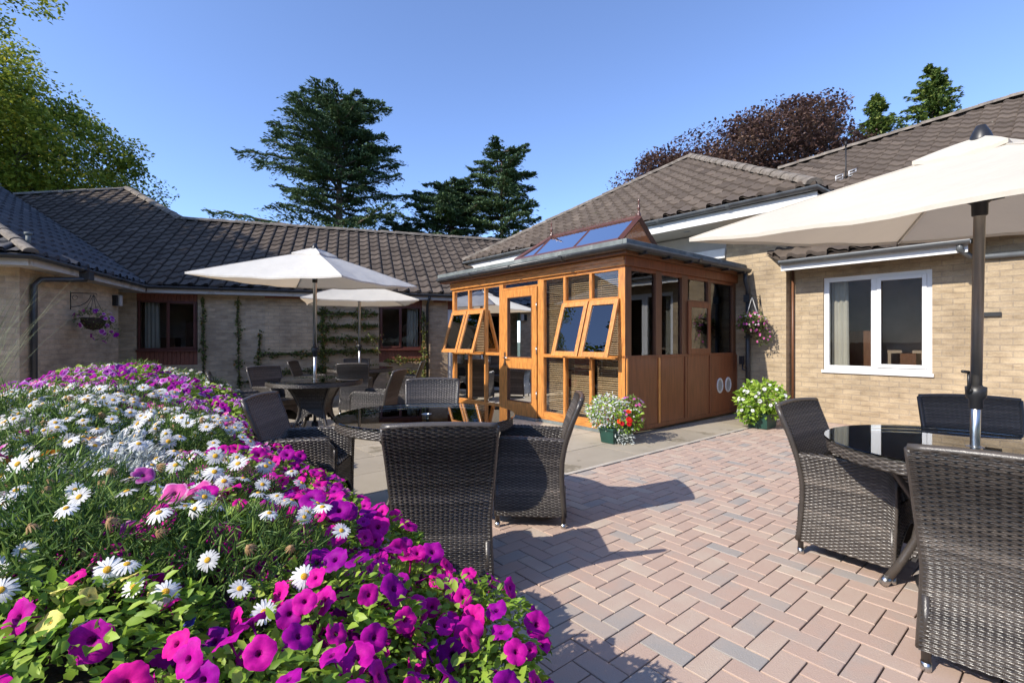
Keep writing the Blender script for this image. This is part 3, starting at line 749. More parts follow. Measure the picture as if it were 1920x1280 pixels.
for z in (.4, 1.1, 1.8):
    h_ = MB(); h_.tube([Fr(DL[0]-.004, -.02, z-.06), Fr(DL[0]-.004, -.02, z+.06)], .008, 8); h_.build('hinge', 'steel', door)
st = MB(); st.box(Fr, 1.6, 2.6, -.10, .09, .002, .034); st.box(Fr, -.03, 1.6, -.025, .075, .002, .040); st.box(Fr, 2.6, 4.11, -.025, .075, .002, .040); split_build(st, 'threshold', 'lead', cons)
# exit sign in the light over the door
ex = thing('exit_sign', Fr(1.80, .06, 2.12), 'small green emergency exit sign behind the light over the conservatory door', 'sign')
e = MB(); e.box(Fr, 1.70, 1.98, .075, .085, 2.115, 2.235); MAT['green'] = simple('exit_green', (.01, .14, .06), .5, var=.05); e.build('board', 'green', ex)
e = MB(); o0 = .0735
e.box(Fr, 1.735, 1.80, o0, .0748, 2.13, 2.205); e.box(Fr, 1.86, 1.875, o0, .0748, 2.165, 2.195); e.box(Fr, 1.85, 1.89, o0, .0748, 2.197, 2.212)
e.quad(Fr(1.87, o0, 2.165), Fr(1.90, o0, 2.13), Fr(1.91, o0, 2.135), Fr(1.885, o0, 2.17)); e.quad(Fr(1.86, o0, 2.165), Fr(1.84, o0, 2.13), Fr(1.85, o0, 2.13), Fr(1.875, o0, 2.165))
e.build('running_figure', 'white', ex)
# right face: posts, panels below, its shade put into darker timber colours
po = MB()
for (a, b_) in ((.001, .138), (.705, .85), (1.384, 1.55), (2.158, 2.243), (3.0, 3.095)):
    po.box(Rt, a, b_, -.001 if a < .1 else 0, D, .06, 2.235)
split_build(po, 'post', 'darkwood', cons, .003)
hr = MB(); hr.box(Rt, -.034, 3.095, -.036, .0765, 2.237, 2.359); hr.box(Rt, 0.0, 3.095, -.008, .068, 1.02, 1.055); hr.box(Rt, 0, 3.095, -.012, .06, .04, .10)
for (a0, a1) in ((.138, .705), (.85, 1.384), (1.55, 2.158), (2.243, 3.0)): hr.box(Rt, a0, a1, .001, D-.001, 2.19, 2.235)
hr.box(Rt, 1.55, 2.158, .001, D-.002, 1.83, 1.875)
split_build(hr, 'rail', 'panel', cons, .003)
for (a0, a1) in ((.0, .755), (.80, 1.45), (1.50, 2.185), (2.23, 3.09)):
    p = MB(); p.box(Rt, a0+.05 if a0 == 0 else a0+.01, a1-.01, -.006, .03, .10, 1.0195); p.build('panel', 'panel', cons, bevel=.002)
    p = MB(); p.box(Rt, a1-.01, a1+.035, -.022, .03, .10, 1.0195); p.box(Rt, (a0 if a0 else .02), a0+(.05 if a0 == 0 else .01), -.02, .03, .10, 1.0195); split_build(p, 'cover_strip', 'wood' if a0 == 0 else 'panel', cons, .003)
for (a0, a1) in ((.138, .705), (.85, 1.384), (2.243, 3.0)): pane(a0, a1, 1.055, 2.19, Rt, g='glass_vent')
pane(1.55, 2.158, 1.875, 2.19, Rt, g='glass_vent')
f_ = MB(); framebox(f_, Rt, 'p', 1.52, 2.19, -.03, -.0045, 1.05, 1.85, .085); vo = f_.build('vent_window', 'panel', cons, bevel=.004); p = MB(); p.box(Rt, 1.6, 2.11, -.018, -.014, 1.13, 1.77); p.build('pane', 'glass_vent', vo)
for (a0, a1) in ((.145, .70), (.86, 1.375)): blind(a0, a1, 1.06, 2.18, Rt)
for s_ in (2.52, 2.80):
    v_ = MB(); cv = Rt(s_, -.007, .52); n = 24
    ring = []
    for (rad, oo) in ((.075, -.007), (.078, -.02), (.098, -.02), (.10, -.007)):
        ring.append([Rt(s_+rad*math.cos(2*math.pi*k/n), oo, .52+1.25*rad*math.sin(2*math.pi*k/n)) for k in range(n)])
    vs = [p for rr in ring for p in rr]; v_.add(vs, [(i*n+k, i*n+(k+1) % n, (i+1)*n+(k+1) % n, (i+1)*n+k) for i in range(3) for k in range(n)], smooth=True)
    vo = v_.build('round_vent', 'fascia', cons)
    v_ = MB()
    for k in range(-5, 6):
        zz_ = k*.016; hw = .075*math.sqrt(max(0, 1-(zz_/.094)**2)); v_.box(Rt, s_-hw, s_+hw, -.0165, -.0085, .52+zz_-.004, .52+zz_+.003)
    v_.build('louvre', 'fascia', vo)
    v_ = MB(); v_.add([Rt(s_+.076*math.cos(2*math.pi*k/n), -.0075, .52+.095*math.sin(2*math.pi*k/n)) for k in range(n)], [tuple(range(n))]); v_.build('grille_back', 'black', vo)
# roof: flat lead deck with upstand edge, dark gutter
rf = MB(); OV = .20
UA, UB, VA, VB = U0-OV, 8.29, VC-.17, VL+.20
rf.box(M, UA, UB, VA, VB, 2.405, 2.50); rf.box(M, UA-.012, UB, VA-.012, VA+.05, 2.47, 2.535); rf.box(M, UA-.012, UA+.05, VA+.0505, VB, 2.47, 2.535)
rfo = rf.build('flat_roof', 'lead', cons, bevel=.006)
sf = MB(); sf.box(M, UA+.03, U0-.0355, VA+.03, VB-.02, 2.362, 2.40); sf.box(M, U0-.035, UB-.1, VA+.03, VC-.037, 2.362, 2.40); split_build(sf, 'soffit', 'darkwood', cons)
gm = MB(); gutter(gm, [M(UA+.02, VB, 2.455), M(UA-.03, VA-.05, 2.455), M(UB-.03, VA-.05, 2.445)], .066)
gm.build('gutter', 'gutter', cons)
for k in range(6):
    br = MB(); s_ = .3+k*.55; br.box(M, UA+s_-.02, UA+s_+.02, VA-.10, VA+.02, 2.36, 2.385); br.build('gutter_bracket', 'black', cons)
dp = MB(); dp.tube([M(UB-.12, VA-.05, 2.39), M(UB-.12, VA-.05, 2.26), M(UB-.06, VA-.06, 2.12), M(UB-.055, VA-.06, 2.0)], .037, 10); dp.box(M, UB-.11, UB-.005, VA-.11, VA-.01, 1.90, 2.02)
dp.tube([M(UB-.055, VA-.06, 1.92), M(UB-.055, VA-.06, .03)], .037, 10)
for z in (.45, 1.3): dp.box(M, UB-.10, UB-.001, VA-.105, VA-.015, z, z+.03)
dp.build('downpipe', 'gutter', cons)
q = MB(); q.box(M, UB-.14, UB-.095, VA-.02, VA+.05, .86, 1.0); q.tube([M(UB-.12, VA+.0, .86), M(UB-.12, VA-.0, .78), M(UB-.12, VA-.05, .76)], .014, 8); q.build('outside_tap', 'black', cons)
# inner ceiling and floor
q = MB(); q.quad(M(U0+.1, VC+.1, .004), M(8.4, VC+.1, .004), M(8.4, VL, .004), M(U0+.1, VL, .004)); q.build('floor', 'room_light', cons)
q = MB(); q.box(M, U0+.08, 5.48, VC+.08, VL-.02, 2.37, 2.40); q.box(M, 6.42, 8.28, VC+.08, VL-.02, 2.37, 2.40); q.box(M, 5.48, 6.42, VC+.08, 4.2, 2.37, 2.40); q.box(M, 5.48, 6.42, 6.45, VL-.02, 2.37, 2.40); split_build(q, 'ceiling', 'fascia', cons)
q = MB(); q.box(M, U0+.07, 8.29, VL-.06, VL, .04, 2.36); q.build('end_wall', 'panel', cons)
# furniture inside the conservatory (dark shapes behind the glass)
for (u_, v_, lab) in ((5.85, 4.35, 'red upholstered armchair inside the conservatory behind the right hand blinds'), (7.6, 6.9, 'red upholstered armchair inside the conservatory seen through the door')):
    a_ = thing('armchair', M(u_, v_, 0), lab, 'armchair')
    MAT.setdefault('redfab', simple('red_fabric', (.30, .04, .03), .85, var=.15))
    def AF(x, y, z, u_=u_, v_=v_): return M(u_+x, v_+y, z)
    b_ = MB(); b_.box(AF, -.25, .25, -.25, .25, .30, .45); b_.build('seat', 'redfab', a_, bevel=.03)
    b_ = MB(); b_.box(AF, .18, .28, -.25, .25, .451, 1.0); b_.build('backrest', 'redfab', a_, bevel=.03)
    for sy in (-1, 1):
        b_ = MB(); b_.box(AF, -.25, .2, sy*.28-.02, sy*.28+.02, .60, .64); b_.box(AF, -.25, -.21, sy*.28-.02, sy*.28+.02, 0.004, .5995); b_.box(AF, .16, .2, sy*.28-.02, sy*.28+.02, .004, .5995); b_.build('arm', 'darkwood', a_)
# lantern
LU0, LU1, LV0, LV1, LZ, LR = 5.50, 6.40, 4.2, 6.45, 2.66, 3.05; LM = 5.95; LVR = 6.0
ln = MB(); ln.box(M, LU0-.03, LU1+.03, LV0-.03, LV1+.03, 2.50, 2.63); lo = ln.build('lantern_kerb', 'panel', cons)
bars = MB(); RB = .034
rg0, rg1 = M(LM, LV0, LR), M(LM, LVR, LR)
def bar(a, b_, r_=RB): bars.tube([a, b_], r_, 4, smooth=False)
bar(rg0, rg1, .03)
for U_ in (LU0, LU1):
    bar(M(U_, LV0, LZ), M(U_, LV1, LZ)); bar(M(U_, LV0, LZ), rg0, .045); bar(M(U_, LV1, LZ), rg1)
    bar(M(U_, 5.1, LZ), M(LM, 5.1, LR), .016); bar(M(U_, 6.0, LZ), rg1, .016)
bar(M(LU0, LV0, LZ), M(LU1, LV0, LZ)); bar(M(LU0, LV1, LZ), M(LU1, LV1, LZ)); 
MAT['lantern'] = simple('dark_red_lantern_bars', (.115, .045, .03), .35, var=.2, coat=.3)
lf = bars.build('lantern', 'lantern', cons)
gl = MB()
for U_ in (LU0, LU1): gl.add([M(U_, LV0, LZ), M(U_, LV1, LZ), M(LM, LVR, LR), M(LM, LV0, LR)], [(0, 1, 2, 3)])
gl.add([M(LU0, LV1, LZ), M(LU1, LV1, LZ), M(LM, LVR, LR)], [(0, 1, 2)]); gl.build('glazing', 'glass_refl', lf)
gl = MB(); gl.add([M(LU0, LV0, LZ), M(LU1, LV0, LZ), M(LM, LV0, LR)], [(0, 1, 2)]); gl.build('gable_glass', 'glass', lf)
cr = MB(); v_ = LV0+.05
while v_ < LVR:
    cr.tube([M(LM, v_, LR+.02), M(LM, v_, LR+.06)], .004, 5); cr.lathe([(0, .009), (.008, .003), (.008, -.003), (0, -.009)], M(LM, v_, LR+.066), 8)
    v_ += .085
cr.tube([M(LM, LV0, LR+.045), M(LM, LVR, LR+.045)], .004, 5); cr.build('cresting', 'lantern', lf)
for v_ in (LV0, LVR):
    cr = MB(); cr.lathe([(.03, 0), (.03, .03), (.014, .05), (.014, .09), (.026, .11), (.014, .135), (.008, .20), (.018, .215), (.004, .24), (.0, .32)], M(LM, v_, LR+.02), 12); cr.build('finial', 'lantern', lf)

# ================================================================== WICKER
def weave(mb, S, ls, lt, pitch=.0092, stake=.026, amp=.0042, clip=None, seed=0):
    """real woven strands over surface S(s,t) (s, t in 0..1); each strand runs over and under the stakes"""
    rg = random.Random(seed); rows = max(2, round(lt/pitch)); cols = max(2, round(ls/stake)); n = 2*cols; e = 1e-3
    band = .5
    for r in range(rows):
        t0 = (r+.5)/rows; hp = .56/rows; band = min(1, max(0, band + rg.uniform(-.12, .12)+(.45-band)*.15)); rt = band + rg.uniform(-.16, .16)
        rowv = []; ok = []
        for j in range(n+1):
            s = j/n
            p = Vector(S(s, t0)); ds = Vector(S(min(1, s+e), t0))-Vector(S(max(0, s-e), t0)); dt = Vector(S(s, min(1, t0+e)))-Vector(S(s, max(0, t0-e)))
            nn = ds.cross(dt).normalized()
            ph = 0 if j % 2 else (1 if ((j//2)+r) % 2 else -1)
            off = amp*ph
            dtv = dt/(min(1, t0+e)-max(0, t0-e))
            rowv += [p-dtv*hp+nn*(off-.0012), p+nn*(off+.0022), p+dtv*hp+nn*(off-.0012)]
            ok.append(clip is None or clip(s, t0))
        fs = []; tn = []
        for j in range(n):
            if not (ok[j] and ok[j+1]): continue
            tt = rt + (.12 if ((j+1)//2+r) % 2 else -.12)
            fs += [(3*j, 3*j+3, 3*j+4, 3*j+1), (3*j+1, 3*j+4, 3*j+5, 3*j+2)]; tn += [tt, tt]
        if fs: mb.add(rowv, fs, None, 0, tn, True)
def core(mb, S, n=8, m=8, clip=None):
    vs = []; fs = []; e = 1e-3
    for i in range(m+1):
        for j in range(n+1): vs.append(S(j/n, i/m))
    for i in range(m):
        for j in range(n):
            if clip and not (clip((j+.5)/n, (i+.5)/m)): continue
            a = i*(n+1)+j; fs.append((a, a+1, a+n+2, a+n+1))
    mb.add(vs, fs, None, 1, .1, True)
WV = ['weave', 'weave_in']

def interp(pts, x):
    for (a, b) in zip(pts, pts[1:]):
        if x <= b[0]: 
            t = (x-a[0])/(b[0]-a[0]); t = max(0, t); return a[1]+(b[1]-a[1])*t
    return pts[-1][1]
def smooth_interp(pts, x):
    k = .035
    return (interp(pts, x-k)+2*interp(pts, x)+interp(pts, x+k))/4
RY = [(0, -.262), (.09, -.256), (.30, -.238), (.45, -.236), (.58, -.256), (.72, -.300), (.91, -.380)]
HWD = [(0, .258), (.09, .256), (.40, .243), (.62, .262), (.91, .278)]
def ry(z): return smooth_interp(RY, z)
def hw(z): return smooth_interp(HWD, z)
ZT_, ZB_, ZA_ = .90, .085, .615
def make_chair():
    t = thing('wicker_armchair', (0, 0, 0), 'x', 'armchair')
    mb = MB()
    def SB(s, q): # rear face; s from +x to -x so the normal looks back
        z = ZB_+(ZT_-ZB_)*q; x = (1-2*s); k = max(0, min(1, (z-.35)/.3))
        return (x*hw(z), ry(z)-.022*(1-x*x)*k, z + .012*(1-x*x)*(q > .9)*(q-.9)*10)
    weave(mb, SB, .53, .83, seed=1)
    def SF(s, q):
        z = .41+(ZT_-.41)*q; x = (2*s-1)*.955; k = max(0, min(1, (z-.35)/.3))
        return (x*hw(z), ry(z)+.034-.022*(1-x*x)*k, z + .012*(1-x*x)*(q > .9)*(q-.9)*10)
    weave(mb, SF, .50, .50, seed=2)
    def SC(s, q):
        z = ZB_+(ZT_-.005-ZB_)*q; x = (1-2*s)*.97; k = max(0, min(1, (z-.35)/.3)); return (x*hw(z), ry(z)+.016-.022*(1-x*x)*k, z)
    core(mb, SC, 10, 14)
    for sx in (-1, 1):
        mb.tube([(sx*(hw(z)-.004), ry(z)+.016, z) for z in np.linspace(ZB_, ZT_, 14)], .0175, 8, 0, tone=.35)
    mb.tube([SB(s, 1)[:1]+(SB(s, 1)[1]+.017, SB(s, 1)[2]+.001) for s in np.linspace(0, 1, 14)], .018, 8, 0, tone=.5)
    mb.build('backrest', WV, t)
    YF = .248
    for sx in (-1, 1):
        mb = MB()
        def yf(z): return YF + .012*(z-.09)/.5
        def za(y): return ZA_ + .018*math.sin(max(0, min(1, (y+.25)/.5))*math.pi*.5) - (.05*max(0, (y-.19)/.06)**2 if y > .19 else 0)
        def SO(s, q): # outer side
            s2 = s if sx < 0 else 1-s
            y1 = None; zt = 0
            q2 = q
            yy0 = lambda z: ry(z)+.01
            z = ZB_+(ZA_-ZB_)*q2; y = yy0(z)+(yf(z)-yy0(z))*(1-s2)
            z = ZB_+(za(y)-ZB_)*q2
            fl = .004*math.sin(s2*3)
            return (sx*(hw(z)-.002+fl), y, z)
        weave(mb, SO, .50, .53, seed=5+sx)
        def SI(s, q):
            s2 = 1-s if sx < 0 else s
            z = .41+(ZA_-.41)*q; y = ry(z)+.03+(yf(z)-ry(z)-.03)*(1-s2); z = .41+(za(y)-.41)*q
            return (sx*(hw(z)-.052), y, z)
        weave(mb, SI, .48, .2, seed=8+sx)
        def SCo(s, q): 
            p = SO(s, q); return (p[0]-sx*.014, p[1]*.97, p[2]-.004)
        core(mb, SCo, 8, 8)
        def STp(s, q): # arm top
            y = ry(ZA_)+.02+(yf(ZA_)-ry(ZA_)-.02)*(1-s if sx > 0 else s); a = math.pi*q
            return (sx*(hw(.61)-.027)+.027*math.cos(a)*1.0, y, za(y)-.004+.014*math.sin(a))
        weave(mb, STp, .48, .06, pitch=.012, seed=11+sx)
        def SFr(s, q):
            z = ZB_+(za(yf(.6))-ZB_)*q; return (sx*(hw(z)-.027)+(s-.5)*.052*-1, yf(z)+.004, z)
        weave(mb, SFr, .052, .5, seed=13+sx, stake=.02)
        mb.tube([(sx*(hw(z)-.006), yf(z), z) for z in np.linspace(ZB_, .56, 10)], .009, 6, 0, tone=.5)
        mb.build('arm', WV, t)
    mb = MB()
    def SS(s, q): return ((2*s-1)*.205, .245-.47*q, .425+.006*math.sin(s*3.1)*math.sin(q*3.1))
    weave(mb, SS, .41, .47, seed=20); core(mb, lambda s, q: ((2*s-1)*.20, .24-.46*q, .412), 3, 3); mb.build('seat', WV, t)
    mb = MB()
    def SA(s, q): return ((1-2*s)*.205, .252, .16+.26*q)
    cl = lambda s, q: (.16+.26*q) > .16+.13*math.sin(math.pi*s)
    weave(mb, SA, .41, .26, clip=cl, seed=21)
    mb.tube([((1-2*s)*.205, .252, .16+.13*math.sin(math.pi*s)) for s in np.linspace(0, 1, 12)], .009, 6, 0, tone=.4)
    mb.build('apron', WV, t)
    for (x, y) in ((-.235, -.235), (.235, -.235), (-.235, .235), (.235, .235)):
        mb = MB(); mb.tube([(x, y, .035), (x, y, .30)], .0165, 10, 0, tone=.3); l = mb.build('leg', 'weave', t)
        mb = MB(); mb.lathe([(0, 0), (.016, .0), (.0185, .004), (.0185, .036), (0, .037)], (x, y, 0), 14); mb.build('foot_cap', 'steel', l)
    return t
chair0 = make_chair(); used = [False]
KIDS = {}
def chair(x, y, fx, fy, label, group):
    o = chair0 if not used[0] else copy_tree(chair0); used[0] = True
    o.location = (x, y, 0); o.rotation_euler = (0, 0, math.atan2(fy, fx)-math.pi/2); o.scale = (.94, .94, .95)
    tag(o, label, 'armchair', group); return o
G1, G2, G3, G4 = 'wicker armchairs round the foreground round table', 'wicker armchairs round the middle parasol table', 'wicker armchairs round the far parasol table', 'wicker armchairs round the right parasol table'
chair(-.355, 2.545, -.08, 1, 'nearest dark wicker armchair with its back to us, beside the petunias at the foreground table', G1)
chair(.140, 3.46, -1, .08, 'dark wicker armchair seen side on at the right of the foreground table, facing left', G1)
chair(-.76, 4.50, .1, -1, 'dark wicker armchair beyond the foreground table, its front facing us', G1)
chair(-1.43, 3.42, 1, .06, 'shaded dark wicker armchair between the flower bed and the foreground table', G1)
chair(-3.42, 7.05, .85, -.5, 'dark wicker armchair at the far left side of the middle parasol table', G2)
chair(-3.38, 6.02, .85, .5, 'dark wicker armchair wedged against the flower bed at the middle parasol table', G2)
chair(-1.80, 6.35, -1, .1, 'dark wicker armchair on the right of the middle parasol table, facing left', G2)
chair(-2.72, 8.45, -.12, 1, 'sunlit wicker armchair with its pale back to us at the far parasol table', G3)
chair(-2.02, 9.15, -1, -.05, 'wicker armchair on the right of the far parasol table near the red window', G3)
chair(-3.80, 9.15, 1, .1, 'wicker armchair left of the far parasol table, partly behind the middle pole', G3)
chair(-3.25, 10.1, .3, -1, 'wicker armchair at the back of the far parasol table against the espalier', G3)
chair(2.01, 2.80, .583, -.812, 'dark wicker armchair with its side to us, left of the right hand parasol table', G4)
chair(1.885, 1.83, .72, .69, 'large dark wicker armchair cut off by the right edge, its back to us', G4)
chair(2.95, 3.02, -.5, -.85, 'black shaded wicker armchair behind the right hand parasol table, by the brick wall', G4)

# ------------------------------------------------------------------ round tables
def make_table(hole=True):
    t = thing('round_wicker_table', (0, 0, 0), 'x', 'table')
    mb = MB()
    for r, z0, z1, sg in ((.603, .668, .728, 1), (.575, .668, .722, -1)):
        def S(s, q, r=r, z0=z0, z1=z1, sg=sg): a = 2*math.pi*s*sg; return (r*math.cos(a), r*math.sin(a), z0+(z1-z0)*q)
        weave(mb, S, 3.78, z1-z0, stake=.03, seed=int(r*100))
    mb.lathe([(.603, .667), (.59, .661), (.575, .667)], n=48, tone=.3)
    mb.lathe([(.57, .722), (.606, .7275), (.606, .7265)], n=48, mi=1, tone=.2)
    for a in (0, math.pi/2):
        c, s_ = math.cos(a+.4), math.sin(a+.4); mb.tube([(-.58*c, -.58*s_, .70), (.58*c, .58*s_, .70)], .014, 6, 1, tone=.2)
    mb.lathe([(.0, .695), (.10, .695), (.10, .722), (.03, .722)], n=24, mi=1, tone=.3)
    mb.build('rim', WV, t)
    gl = MB(); rh = .021
    gl.lathe([(rh, .7285), (.612, .7285), (.6195, .731), (.6195, .7355), (.616, .738), (rh, .738), (rh, .7285)], n=96, smooth=False); gl.build('glass_top', 'table_glass', t)
    gm = MB(); gm.lathe([(.021, .730), (.021, .7395), (.034, .7395), (.036, .7383)], n=28); gm.build('grommet', 'steel', t)
    def leg(a): 
        prof = [(.40, .70), (.33, .60), (.245, .46), (.215, .36), (.235, .25), (.29, .14), (.355, .035)]
        return [(r*math.cos(a), r*math.sin(a), z) for r, z in prof]
    angs = [R(20+90*k) for k in range(4)]
    for a in angs:
        P = leg(a); mb = MB(); mb.tube(P, .020, 10, 0, tone=.45); l = mb.build('leg', 'weave', t)
        mb = MB(); d = (Vector(P[-1])-Vector(P[-2])).normalized(); e = Vector(P[-1]); mb.tube([e-d*.012, e+d*.036], .022, 12); mb.build('foot_cap', 'steel', l)
    for k in range(4):
        A, B = leg(angs[k]), leg(angs[(k+1) % 4]); mb = MB()
        def S(s, q, A=A, B=B):
            z = .10+.58*q
            def at(L):
                for i in range(len(L)-1):
                    if L[i][2] >= z >= L[i+1][2]:
                        t_ = (L[i][2]-z)/(L[i][2]-L[i+1][2]); return Vector(L[i]).lerp(Vector(L[i+1]), t_)
                return Vector(L[0])
            return tuple(at(A).lerp(at(B), s))
        cl = lambda s, q: (.10+.58*q) > .12+.17*math.sin(math.pi*s)
        weave(mb, S, .38, .58, clip=cl, seed=30+k); core(mb, lambda s, q, S=S: (S(s, q)[0]*.95, S(s, q)[1]*.95, S(s, q)[2]), 10, 12, cl)
        mb.build('base_panel', WV, t)
    return t
t0 = make_table(); t0.location = (-.60, 3.40, 0); tag(t0, 'round glass topped wicker table in the foreground, with no parasol in its hole', group='round wicker garden tables'); t0.rotation_euler.z = .3
def table(x, y, lab, rz):
    c = copy_tree(t0); c.location = (x, y, 0); c.rotation_euler.z = rz; tag(c, lab)
table(-2.64, 6.50, 'round glass topped wicker table under the middle white parasol', .5)
table(-2.93, 9.35, 'round glass topped wicker table under the farthest parasol', .1)
T4 = (2.25, 2.35)
table(*T4, 'round green glass wicker table under the large cream parasol on the right', R(-40))

# ------------------------------------------------------------------ parasols
def parasol(x, y, label, ang, Rd, zc, zh, za, canvas, pole_r, lean=(0, 0), knob=1.1, polemat='steel', kdir=(-1, 0)):
    """zc: heights of the four corners; zh hub; za apex"""
    t = thing('parasol', (x, y, 0), label, 'parasol', 'square garden parasols standing in the tables')
    L = Vector((lean[0], lean[1], 0))
    def ax(z): return Vector((x, y, z)) + L*max(0, z-.75)
    C = []
    for k in range(4):
        a = ang+k*math.pi/2; c = ax(zc[k]); C.append(Vector((c.x+Rd*math.cos(a), c.y+Rd*math.sin(a), zc[k])))
    apx = ax(za)
    mb = MB()
    def patch(mb, A, B1, B2, n=12, sag=.05, dip=.055, th=0.0):
        idx = {}; vs = []; fs = []
        mid = (B1+B2)/2
        for i in range(n+1):
            for j in range(i+1):
                u = i/n; v = j/i if i else 0
                p = A.lerp(B1.lerp(B2, v), u)
                e = 4*v*(1-v)
                inw = (A-mid); inw.z = 0; inw.normalize()
                p = p + inw*(sag*e*u*u) + Vector((0, 0, -dip*e*u*(1-u*.45)))
                p.z += .02*u*(1-u)*(1-e)      # rib bows up slightly
                p.z += .006*math.sin(v*19+u*7)*u*e
                idx[(i, j)] = len(vs); vs.append(p)
        for i in range(n):
            for j in range(i+1):
                if j < i: fs.append((idx[(i, j)], idx[(i+1, j+1)], idx[(i, j+1)]))
                fs.append((idx[(i, j)], idx[(i+1, j)], idx[(i+1, j+1)]))
        mb.add(vs, fs, smooth=True)
        vs2 = []; # hem
        for j in range(n+1): p = vs[idx[(n, j)]]; vs2 += [p, p+Vector((0, 0, -.018))]
        mb.add(vs2, [(2*j, 2*j+1, 2*j+3, 2*j+2) for j in range(n)])
    for k in range(4): patch(mb, apx, C[k], C[(k+1) % 4])
    for k in range(4):
        mb.tube([apx.lerp(C[k], u)+Vector((0, 0, .02*u*(1-u)+.001)) for u in np.linspace(0.02, 1, 10)], .0045, 5)
    cn = mb.build('canopy', canvas, t)
    mb = MB()
    for k in range(4):
        A = apx+Vector((0, 0, .045)); b1 = apx.lerp(C[k], .20)+Vector((0, 0, .030)); b2 = apx.lerp(C[(k+1) % 4], .20)+Vector((0, 0, .030)); patch(mb, A, b1, b2, 6, .02, .028)
    mb.build('vent_flap', canvas, cn)
    f = MB(); f.lathe([(0, .10), (.018, .095), (.035, .06), (.045, .03), (.045, .02)], ax(za), 16); f.build('finial', 'black', t)
    zl = .77
    p = MB(); p.tube([ax(.02), ax(za+.01)], pole_r*.8, 20); p.build('pole_core', polemat, t) if False else None
    p = MB(); p.tube([ax(.04), ax(zl+.02), ax(knob)], pole_r*.86, 20); p.build('lower_pole', 'steel', t)
    p = MB(); p.tube([ax(knob+.02), ax(zh+.2), ax(za-.02)], pole_r, 20); p.build('upper_pole', polemat, t)
    k = MB(); s_ = pole_r/.025
    k.lathe([(pole_r*.9, -.10*s_), (pole_r*1.15, -.095*s_), (pole_r*1.2, -.05*s_), (pole_r*1.75, -.035*s_), (pole_r*1.8, .02*s_), (pole_r*1.2, .024*s_), (pole_r*1.02, .03*s_)], ax(knob), 20); kn = k.build('crank_housing', 'black', t)
    k = MB(); kx, ky = kdir; b = ax(knob); d = Vector((kx, ky, 0)); k.tube([b+d*pole_r, b+d*(pole_r+.035*s_)], .011*s_, 10)
    k.tube([b+d*(pole_r+.035*s_), b+d*(pole_r+.035*s_)+Vector((0, 0, .10*s_))], .0065*s_, 8); k.tube([b+d*(pole_r+.035*s_)+Vector((0, 0, .10*s_)), b+d*(pole_r+.085*s_)+Vector((0, 0, .105*s_))], .008*s_, 8); k.build('crank_handle', 'black', kn)
    h = MB(); h.lathe([(pole_r, -.06), (pole_r*1.35, -.055), (pole_r*1.4, .0), (pole_r*2, .01), (pole_r*2, .03), (pole_r, .032)], ax(zh), 20); h.build('hub', 'black', t)
    for q in (0, 2, 4, 6):
        a = ang+q*math.pi/4
        c = C[q//2] if q % 2 == 0 else (C[q//2]+C[(q//2+1) % 4])/2 + ((apx-(C[q//2]+C[(q//2+1) % 4])/2)*Vector((1, 1, 0)).length*0 if False else Vector((0, 0, -.0)))
        if q % 2 == 0:
            rb = MB(); pts = []
            for i in range(9):
                u = i/8*.985+.01; pp = apx.lerp(c, u); pp.z += .02*u*(1-u)-.018; pts.append(pp)
            rb.tube(pts, .0065, 6); r_ = rb.build('rib', 'steel', t)
            e = apx.lerp(c, .46); e.z += .02*.25-.026
            sb = MB(); hp = ax(zh+.02); dd = (e-hp); st = hp+Vector((dd.x, dd.y, 0)).normalized()*pole_r*1.9
            sb.tube([st, e], .0055, 6); sb.build('strut', 'steel', r_)
            hb = MB(); hb.tube([ax(zh+.015)+Vector((dd.x, dd.y, 0)).normalized()*pole_r, st+(e-st)*.08], .010, 6); hb.build('hub_arm', 'black', r_)
        else:
            cm = (C[q//2]+C[(q//2+1) % 4])/2; u = .42; e = apx.lerp(cm, u); e.z -= .055*u*(1-u*.45)+.0
            hp = ax(zh+.02); dd = (e-hp); st = hp+Vector((dd.x, dd.y, 0)).normalized()*pole_r*1.9
            rb = MB(); pts = [apx.lerp(cm, i/8*.97) + Vector((0, 0, -.055*(i/8)*(1-i/8*.45)-.014)) for i in range(9)]; 
            rb.tube(pts, .0055, 6); r_ = rb.build('rib', 'steel', t)
            sb = MB(); sb.tube([st, e+Vector((0, 0, -.02))], .0055, 6); sb.build('strut', 'steel', r_)
    bs = MB(); bs.lathe([(0, 0), (.22, 0), (.225, .02), (.20, .045), (.05, .065), (.04, .16), (.032, .165)], (x, y, .004), 32); bs.build('base', 'black', t)
    return t
parasol(*T4, 'large cream square parasol tilted over the right hand table, cut off by the right edge', R(65), 1.33, (1.98, 1.865, 1.72, 1.84), 1.915, 2.20, 'canvas', .0225, (.02, .0), 1.01, 'metal_shaded', (-.95, -.3))
parasol(-2.65, 6.50, 'white square parasol over the middle table, its crank at table height', R(33), 1.45, (2.07, 2.115, 2.06, 1.965), 2.09, 2.46, 'canvas2', .0245, (0, 0), 1.14, 'steel', (.9, -.3))
parasol(-2.95, 9.35, 'smaller looking cream parasol farthest away, in front of the red window', R(65), 1.40, (2.03, 2.0, 1.98, 2.0), 2.06, 2.38, 'canvas', .0245, (0, 0), 1.16, 'steel', (-.9, -.3))

